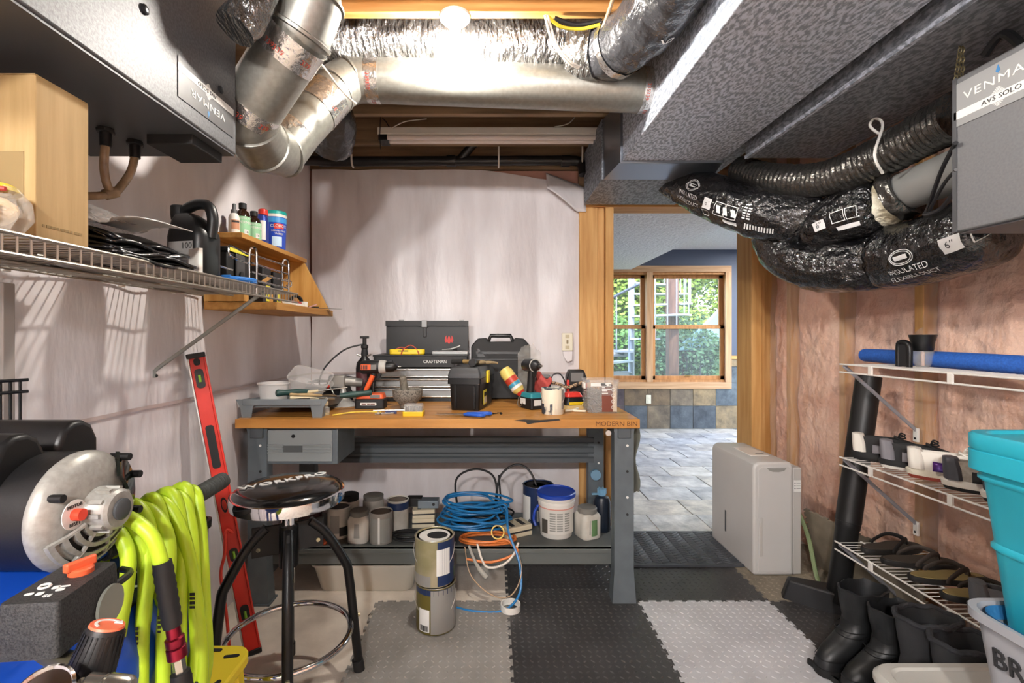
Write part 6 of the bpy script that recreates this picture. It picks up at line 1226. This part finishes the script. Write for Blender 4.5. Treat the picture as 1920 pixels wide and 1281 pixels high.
# ================================================================ right side
whw = m('white_epoxy_wire', '#dedad3', .35); bkt = m('bracket_grey', '#8d8d92', .45, .2)
def wshelf(label, z, y0, y1, brackets):
    t = thing('white_wire_shelf', label, 'shelf', (0, 0, z))
    b = B(); k = 0
    y = y0
    while y < y1: b.cyl((1.517, y, .0), (1.842, y, .0), .0017, seg=5); y += .0255
    b.build('cross_wires', whw, t, kind='stuff')
    for x, zz in ((1.516, .0), (1.516, -.034), (1.63, -.003), (1.838, -.003)): B().cyl((x, y0-.01, zz), (x, y1, zz), .0036, seg=8).build('rail', whw, t)
    for yy in (1.92, 1.585, 1.25): B().span((1.511, yy-.009, -.036), (1.519, yy+.009, .0)).build('spacer', whw, t, bev=.001)
    for yy in brackets:
        br = B().tube([(1.522, yy, -.006), (1.835, yy, -.285)], .008, 8, 0, False, .5).build('bracket', bkt, t)
        B().span((1.830, yy-.012, -.335), (1.840, yy+.012, -.275)).build('bracket_foot', whw, br, bev=.002); B().cyl((1.828, yy, -.32), (1.831, yy, -.32), .005, seg=10).build('screw', screwm, br)
    return t
wshelf('highest white wire shelf with the pool noodle on it', 1.127, .75, 2.09, (2.075, 1.2)); wshelf('white wire shelf holding the row of sneakers', .723, .75, 2.09, (2.075, 1.2)); wshelf('low white wire shelf holding the sandals', .344, .75, 2.12, (2.1, 1.2))
nd = tag(B().tube([at(1623, 666, 2.3), at(1720, 672, 1.95), at(1820, 678, 1.7), at(1990, 690, 1.42)], .031, 20, 4).build('pool_noodle', m('noodle_blue', '#2e68c4', .7, c2='#2558ac', scale=140, bump=.35, bscale=150, bdist=.004)), 'long blue foam pool noodle on the highest wire shelf', 'pool noodle')
ar = thing('wine_aerator', 'black and clear wine aerator standing before the pool noodle', 'aerator', (1.67, 1.86, 1.129)); clg = film('clear_glass')
B().lathe([(.020, .0), (.030, .018), (.034, .04), (.034, .062), (.031, .063)], seg=24).build('clear_cup', clg, ar); B().lathe([(.006, .005), (.006, .06)], seg=10).build('inner_tube', m('tube_pink', '#c9a9a0', .4), ar); B().lathe([(.030, .062), (.034, .068), (.036, .095), (.044, .125), (.040, .126), (.03, .10)], seg=24).build('funnel', blackp, ar)
st_ = thing('aerator_stand', 'black folding aerator stand beside the clear cup', 'stand', (1.61, 1.87, 1.129)); B().tube([(0, -.02, 0), (0, -.02, .075), (0, -.005, .095), (0, .02, .095), (0, .03, .08), (0, .03, 0)], .010, 10, 3).build('arch', blackp, st_); B().box((0, .005, .045), (.012, .04, .085)).build('web', blackm, st_)
# ---------------------------------------------------------------- footwear
def outline(xh, xt, w, z, n=26, heel=.8, waist=.82, lift=0):
    o = []; L = xt-xh
    for k in range(n):
        a = 2*PI*k/n; u = (1+math.cos(a))/2        # 1 toe .. 0 heel
        ww = w/2*(heel+(1-heel)*min(1, u*1.6))*(1-(1-waist)*math.exp(-((u-.42)/.16)**2))
        o.append((xh+L*u, ww*math.copysign(abs(math.sin(a))**.75, math.sin(a)), z+lift*max(0, u-.7)*.25))
    return o
def shoe(label, x, y, rz, sole, mid, up, acc, lace, z=.7248, group=None, heelc=None):
    t = thing('sneaker', label, 'shoe', (x, y, z), rz)
    B().loft([outline(-.135, .140, .095, .0, lift=.25), outline(-.14, .146, .102, .012, lift=.22)]).build('outsole', sole, t)
    B().loft([outline(-.142, .147, .104, .012, lift=.22), outline(-.146, .146, .106, .030, lift=.15), outline(-.138, .140, .098, .036, lift=.12)]).build('midsole', mid, t)
    B().loft([outline(-.136, .138, .096, .034, lift=.1), outline(-.134, .134, .092, .052), outline(-.132, .105, .084, .072), outline(-.130, .065, .072, .088), outline(-.132, .03, .062, .100), outline(-.128, .02, .052, .098), outline(-.118, .012, .044, .075), outline(-.11, .0, .040, .055)]).build('upper', up, t)
    B().loft([outline(-.137, -.085, .088, .036), outline(-.140, -.088, .078, .07), outline(-.141, -.10, .06, .108), outline(-.134, -.11, .05, .110)]).build('heel_counter', heelc or acc, t)
    for s_ in (-1, 1): B().grid(lambda u, v: (-.07+.15*u, s_*(.050-.004*u-.010*v), .038+.034*v*(1-.4*u)), 8, 3).build('side_stripe', acc, t, solid=.003)
    B().grid(lambda u, v: (.0+.09*u, (v-.5)*.04, .100-.034*u+.012*(1-u)), 6, 4).build('tongue', up, t, solid=.005)
    for k in range(5): B().tube([(.012+.018*k, -.024, .094-.008*k), (.018+.018*k, 0, .104-.008*k), (.024+.018*k, .024, .094-.008*k)], .0032, 6, 3).build('lace', lace, t)
    for s_ in (-1, 1): B().tube([(.012, 0, .106), (.02, s_*.02, .122), (.035, s_*.035, .112), (.015, s_*.012, .106)], .0028, 6, 4).build('lace_bow', lace, t)
    return t
bks = m('shoe_black', '#19191a', .75); whs = m('shoe_white', '#d8d3c9', .6); gys = m('shoe_grey_knit', '#a49d92', .85, c2='#8b847a', scale=70); crs = m('sole_cream', '#d9d2bf', .55, bump=.3, bscale=120); blu = m('iridescent_blue', '#2b2f78', .25, .4, c2='#5b2f7a', scale=9); prp = m('shoe_lilac', '#7a7aa6', .6)
shoe('black sneaker with white heel at the end of the shelf', 1.665, 1.985, -40, bks, bks, bks, m('shoe_mid_grey', '#77757a', .6), bks, heelc=whs)
shoe('second black sneaker with black laces beside the white shoe', 1.675, 1.85, -42, whs, bks, bks, m('shoe_mid_grey'), bks)
shoe('white sneaker with blue purple side panel', 1.67, 1.715, -42, m('sole_red', '#8d3a2c', .6), crs, whs, blu, whs, heelc=whs)
shoe('grey knit sneaker with dark heel and white laces', 1.675, 1.58, -40, bks, whs, gys, bks, whs, heelc=m('shoe_charcoal', '#3c3d42', .6))
shoe('lilac grey sneaker next to the turquoise tote', 1.675, 1.445, -42, bks, whs, prp, m('shoe_charcoal'), whs, heelc=m('shoe_charcoal'))
def flip(label, x, y, rz, foot, strap, z=.3462):
    t = thing('flip_flop', label, 'sandal', (x, y, z), rz)
    B().loft([outline(-.135, .135, .10, 0, heel=.72), outline(-.138, .138, .104, .012, heel=.72), outline(-.136, .136, .100, .020, heel=.72)]).build('sole', m('sandal_rubber', '#1d1c1b', .6), t)
    B().loft([outline(-.128, .128, .090, .0202, heel=.72), outline(-.126, .126, .088, .0225, heel=.72)]).build('footbed', foot, t)
    for s_ in (-1, 1): B().tube([(.075, 0, .022), (.062, s_*.012, .048), (.02, s_*.036, .056), (-.03, s_*.048, .030), (-.04, s_*.050, .014)], .009, 8, 5, False, .35).build('strap', strap, t)
    B().cyl((.076, 0, .02), (.070, 0, .045), .004).build('toe_post', strap, t)
    return t
dkb = m('footbed_dark', '#3a332c', .75); tnb = m('footbed_tan', '#8c7a50', .7, c2='#79693f', scale=9); stb = m('strap_brown', '#3c342e', .75)
flip('black flip flop at the end of the low shelf', 1.68, 2.02, 8, dkb, m('strap_black', '#1c1a19', .6)); flip('dark brown flip flop beside the black one', 1.685, 1.895, -6, dkb, stb)
flip('tan footbed flip flop with dark straps', 1.68, 1.77, -3, tnb, stb); flip('tan footbed flip flop next to the hiking shoe', 1.685, 1.64, -6, tnb, stb)
hk = shoe('grey hiking shoe with yellow lining on the low shelf', 1.675, 1.49, -35, bks, m('shoe_charcoal'), m('hiker_grey', '#55565a', .8), m('shoe_mid_grey'), bks, z=.3462, heelc=m('hiker_grey')); hk['category'] = 'shoe'; hk.name = 'hiking_shoe'
ins = thing('shoe_insole', 'black insole with yellow dots standing in the hiking shoe', 'insole', (1.67, 1.50, .43), 0, None, (math.radians(72), 0, math.radians(20)))
B().loft([outline(-.07, .10, .075, 0), outline(-.07, .10, .075, .004)]).build('insole', bks, ins, R=(0, 0, PI/2))
for k in range(28): B().cyl((-.024+.012*(k % 5), -.045+.022*(k//5), -.0012), (-.024+.012*(k % 5), -.045+.022*(k//5), .0), .0028, seg=8).build('dot', m('dot_yellow', '#cdbf5a', .6), ins)
def boot(label, x, y, rz, h, mat, rim=False, rx=.062):
    t = thing('winter_boot', label, 'boot', (x, y, .013), rz)
    B().loft([outline(-.10, .19, .108, 0), outline(-.104, .196, .114, .012), outline(-.104, .196, .114, .030)]).build('sole', m('boot_sole', '#161616', .6), t)
    for k in range(9): B().box((-.07+.03*k, 0, .010), (.010, .118, .020)).build('lug', m('boot_sole'), t)
    z1 = h
    rings = [outline(-.10, .19, .106, .028), outline(-.10, .188, .104, .055), outline(-.098, .165, .10, .085), outline(-.094, .115, .096, .115), outline(-.09, .065, .10, .145, heel=.95, waist=1), outline(-.09, .05, .11, .18, heel=1, waist=1)]
    for k in range(1, 6): zz = .18+(h-.18)*k/5; rings.append([(p[0]+.002*math.sin(k*5+i), p[1]*(1+.03*k), zz+.004*math.sin(i*1.7)) for i, p in enumerate(outline(-.092-.004*k, .05+.004*k, .112, 0, heel=1, waist=1))])
    tp_ = rings[-1]; cx = sum(p[0] for p in tp_)/len(tp_)
    for s_, dz in ((.92, .004), (.86, -.02), (.8, -.12), (.75, -.2)): rings.append([(cx+(p[0]-cx)*s_, p[1]*s_, p[2]+dz) for p in tp_])
    B().loft(rings).build('upper', mat, t)
    for zz in (.06, .13, .15): B().loft([[(p[0]*1.008, p[1]*1.02, p[2]) for p in outline(-.1, .188 if zz < .1 else .09, .105, zz+d, heel=.85, waist=.95)] for d in (0, .004)], False).build('seam', m('boot_seam', '#0f0f10', .5), t)
    if rim: B().tube([(cx+(p[0]-cx)*1.0, p[1]*1.0, p[2]) for p in tp_], .009, 8, 0, True).build('rolled_cuff', m('boot_fabric', '#2c2d31', .85, bump=.3, bscale=60), t)
    return t
bkr = m('boot_rubber', '#1d1e20', .45, c2='#151617', scale=8); bkg = m('boot_grey_rubber', '#303133', .55)
boot('black slip-on boot closest to the black floor nozzle', 1.375, 1.80, 195, .29, bkr); boot('second black slip-on boot beside the ribbed wellington', 1.40, 1.685, 190, .28, bkr)
boot('grey black wellington with ribbed shaft', 1.40, 1.565, 185, .32, bkg, True); boot('grey black wellington with rolled fabric cuff', 1.41, 1.448, 182, .315, bkg, True)
# ---------------------------------------------------------------- black tube with floor nozzle
vt = thing('black_vacuum_tube', 'thick black plastic tube leaning against the pink wall', 'tube', (1.56, 2.17, .0)); X = look((0, 0, .05), (.185, .05, 1.07))
B(X).lathe([(.043, 0), (.045, .003), (.045, .33), (.048, .335), (.048, .36), (.050, .362), (.050, 1.03), (.046, 1.032)], None, 32).build('tube', m('tube_black', '#161617', .45), vt)
B().prism([(-.19, .10), (-.16, .16), (.06, .06), (.10, -.02), (.06, -.08), (-.05, -.02)], 0, .10, None, 1, .86).build('nozzle', m('nozzle_black', '#1f2022', .5), vt, bev=.008)
# ---------------------------------------------------------------- dehumidifier
dh = thing('dehumidifier', 'white dehumidifier standing by the doorway', 'dehumidifier', (1.48, 2.715, .0115)); whp = m('appliance_white', '#c3c1be', .32, c2='#bdbbb8', scale=3)
B().prism([(-.128, 0), (.08, 0), (.08, .565), (.065, .585), (-.10, .585), (-.122, .57), (-.128, .55)], -.235, .235, rot(90)).build('front_body', whp, dh, bev=.012, segs=3)
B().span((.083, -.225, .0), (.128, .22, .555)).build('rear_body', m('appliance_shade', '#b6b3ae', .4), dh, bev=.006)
B().prism([(-.105, .02), (.065, .02), (.065, .545), (.05, .562), (-.085, .562), (-.105, .545)], .235, .239, rot(90)).build('side_panel', whp, dh, bev=.004)
B().prism([(-.06, .0), (.04, 0), (.028, -.014), (.0, -.020), (-.03, -.019), (-.05, -.012)], .2392, .2405, T(0, 0, .556) @ rot(90)).build('grip_recess', m('recess_grey', '#8d8c88', .5), dh)
B().box((-.092, -.2405, .20), (.014, .004, .20)).build('tank_handle', m('appliance_shade'), dh, bev=.002); B().box((-.129, .06, .17), (.003, .012, .12)).build('water_window', m('window_dark', '#3a3c3e', .3), dh)
B().box((.105, -.2262, .46), (.038, .001, .06)).build('energy_label', labw, dh)
for k in range(3): B().cyl((.092, -.2275, .475-.014*k), (.092, -.2265, .475-.014*k), .003, seg=10).build('label_dot', darkink, dh); B().box((.11, -.2268, .475-.014*k), (.022, .0008, .003)).build('label_line', m('can_print'), dh)
B().box((-.02, .0, .586), (.10, .2, .003)).build('control_panel', m('panel_white', '#e2e0dc', .25), dh, bev=.001); B().box((.0, -.06, .5885), (.04, .02, .001)).build('display', m('recess_grey'), dh)
B().span((-.1, -.2, -.0), (.1, .2, .0035)).build('feet', blackm, dh)
wire('drain_hose', 'clear green garden hose running down behind the dehumidifier', [(1.625, 2.70, .36), (1.655, 2.62, .32), (1.665, 2.53, .20), (1.63, 2.42, .07), (1.60, 2.34, .025)], .011, m('green_hose', '#8a9a72', .25, trans=.2), 'hose')
# ---------------------------------------------------------------- storage totes
tq = m('tote_turquoise', '#2aa7bd', .42, c2='#2499ae', scale=5); gyt = m('tote_grey', '#9a9da3', .42)
def tub_(par, name, mat, w, d, h, r, z0, taper=.84, rim=.02, wall=.012):
    return B().loft([[(p[0]*s_, p[1]*q_, z0+z) for p in rrect(w, d, r)] for s_, q_, z in ((taper, taper+.02, 0), (taper+.005, taper+.025, .006), (.97, .98, h*.9), (1, 1, h*.91), (1.0+rim, 1+rim, h*.93), (1+rim, 1+rim, h), (.985, .985, h), (.95, .95, h*.88), (taper-.03, taper-.02, .016))]).build(name, mat, par, bev=0)
tA = thing('storage_tote', 'low grey tote with closed lid under the grey rubber tub', 'tote', (1.36, 1.085, 0)); tub_(tA, 'tub', gyt, .56, .54, .30, .05, 0, .9)
B().loft([[(p[0]*s_, p[1]*s_, z) for p in rrect(.60, .58, .06)] for s_, z in ((.98, .286), (1.0, .290), (1.0, .306), (.97, .318), (.90, .320), (.88, .314))]).build('lid', m('lid_pale_grey', '#b1b0aa', .45), tA)
B().prism(rrect(.15, .035, .012), .30, .335, T(.14, .285, 0)).build('lid_clamp', m('clamp_blue', '#3f5a78', .4), tA, bev=.005)
tB = thing('rubber_tub', 'grey rubber tub with blue inside holding the turquoise tote', 'tub', (1.33, .93, .3215)); tub_(tB, 'tub', gyt, .40, .46, .29, .06, 0, .82, .04)
B().loft([[(p[0]*s_, p[1]*s_, z) for p in rrect(.385, .445, .055)] for s_, z in ((.94, .255), (.965, .286))], False).build('inner_lining', m('lining_blue', '#2f6c9c', .45), tB)
XM = Matrix(((0, 0, -1, 0), (-1, 0, 0, 0), (0, 1, 0, 0), (0, 0, 0, 1)))
text('BRUTE', .062, darkink, tB, T(-.1885, .165, .198) @ rot(0, -6, 0) @ XM, ext=.003, sx=.95, align='LEFT')
tC = thing('turquoise_tote', 'turquoise storage tote with lid standing in the grey tub', 'tote', (1.345, .93, .345)); tub_(tC, 'tub', tq, .37, .49, .63, .055, 0, .72, .01)
B().loft([[(p[0]*s_, p[1]*s_, z) for p in rrect(.40, .52, .06)] for s_, z in ((.98, .585), (1.0, .588), (1.0, .632), (.985, .634), (.99, .636), (1.0, .64), (1.0, .668), (.98, .674), (.90, .675), (.88, .668))]).build('lid', tq, tC)
B().lathe([(.05, .669), (.05, .672), (.045, .67)], T(.03, .1, 0) @ Matrix.Diagonal((1.2, .7, 1, 1)), 24).build('lid_dimple', m('tote_shadow_blue', '#177d92', .5), tC)
for z in (.40, .56): B().loft([[(p[0]*s_, p[1]*s_, z+d) for p in rrect(.37*(.72+.28*z/.6), .49*(.74+.26*z/.6), .05)] for s_, d in ((1.0, 0), (1.025, .006), (1.025, .012), (1.0, .02))], False).build('body_band', tq, tC)
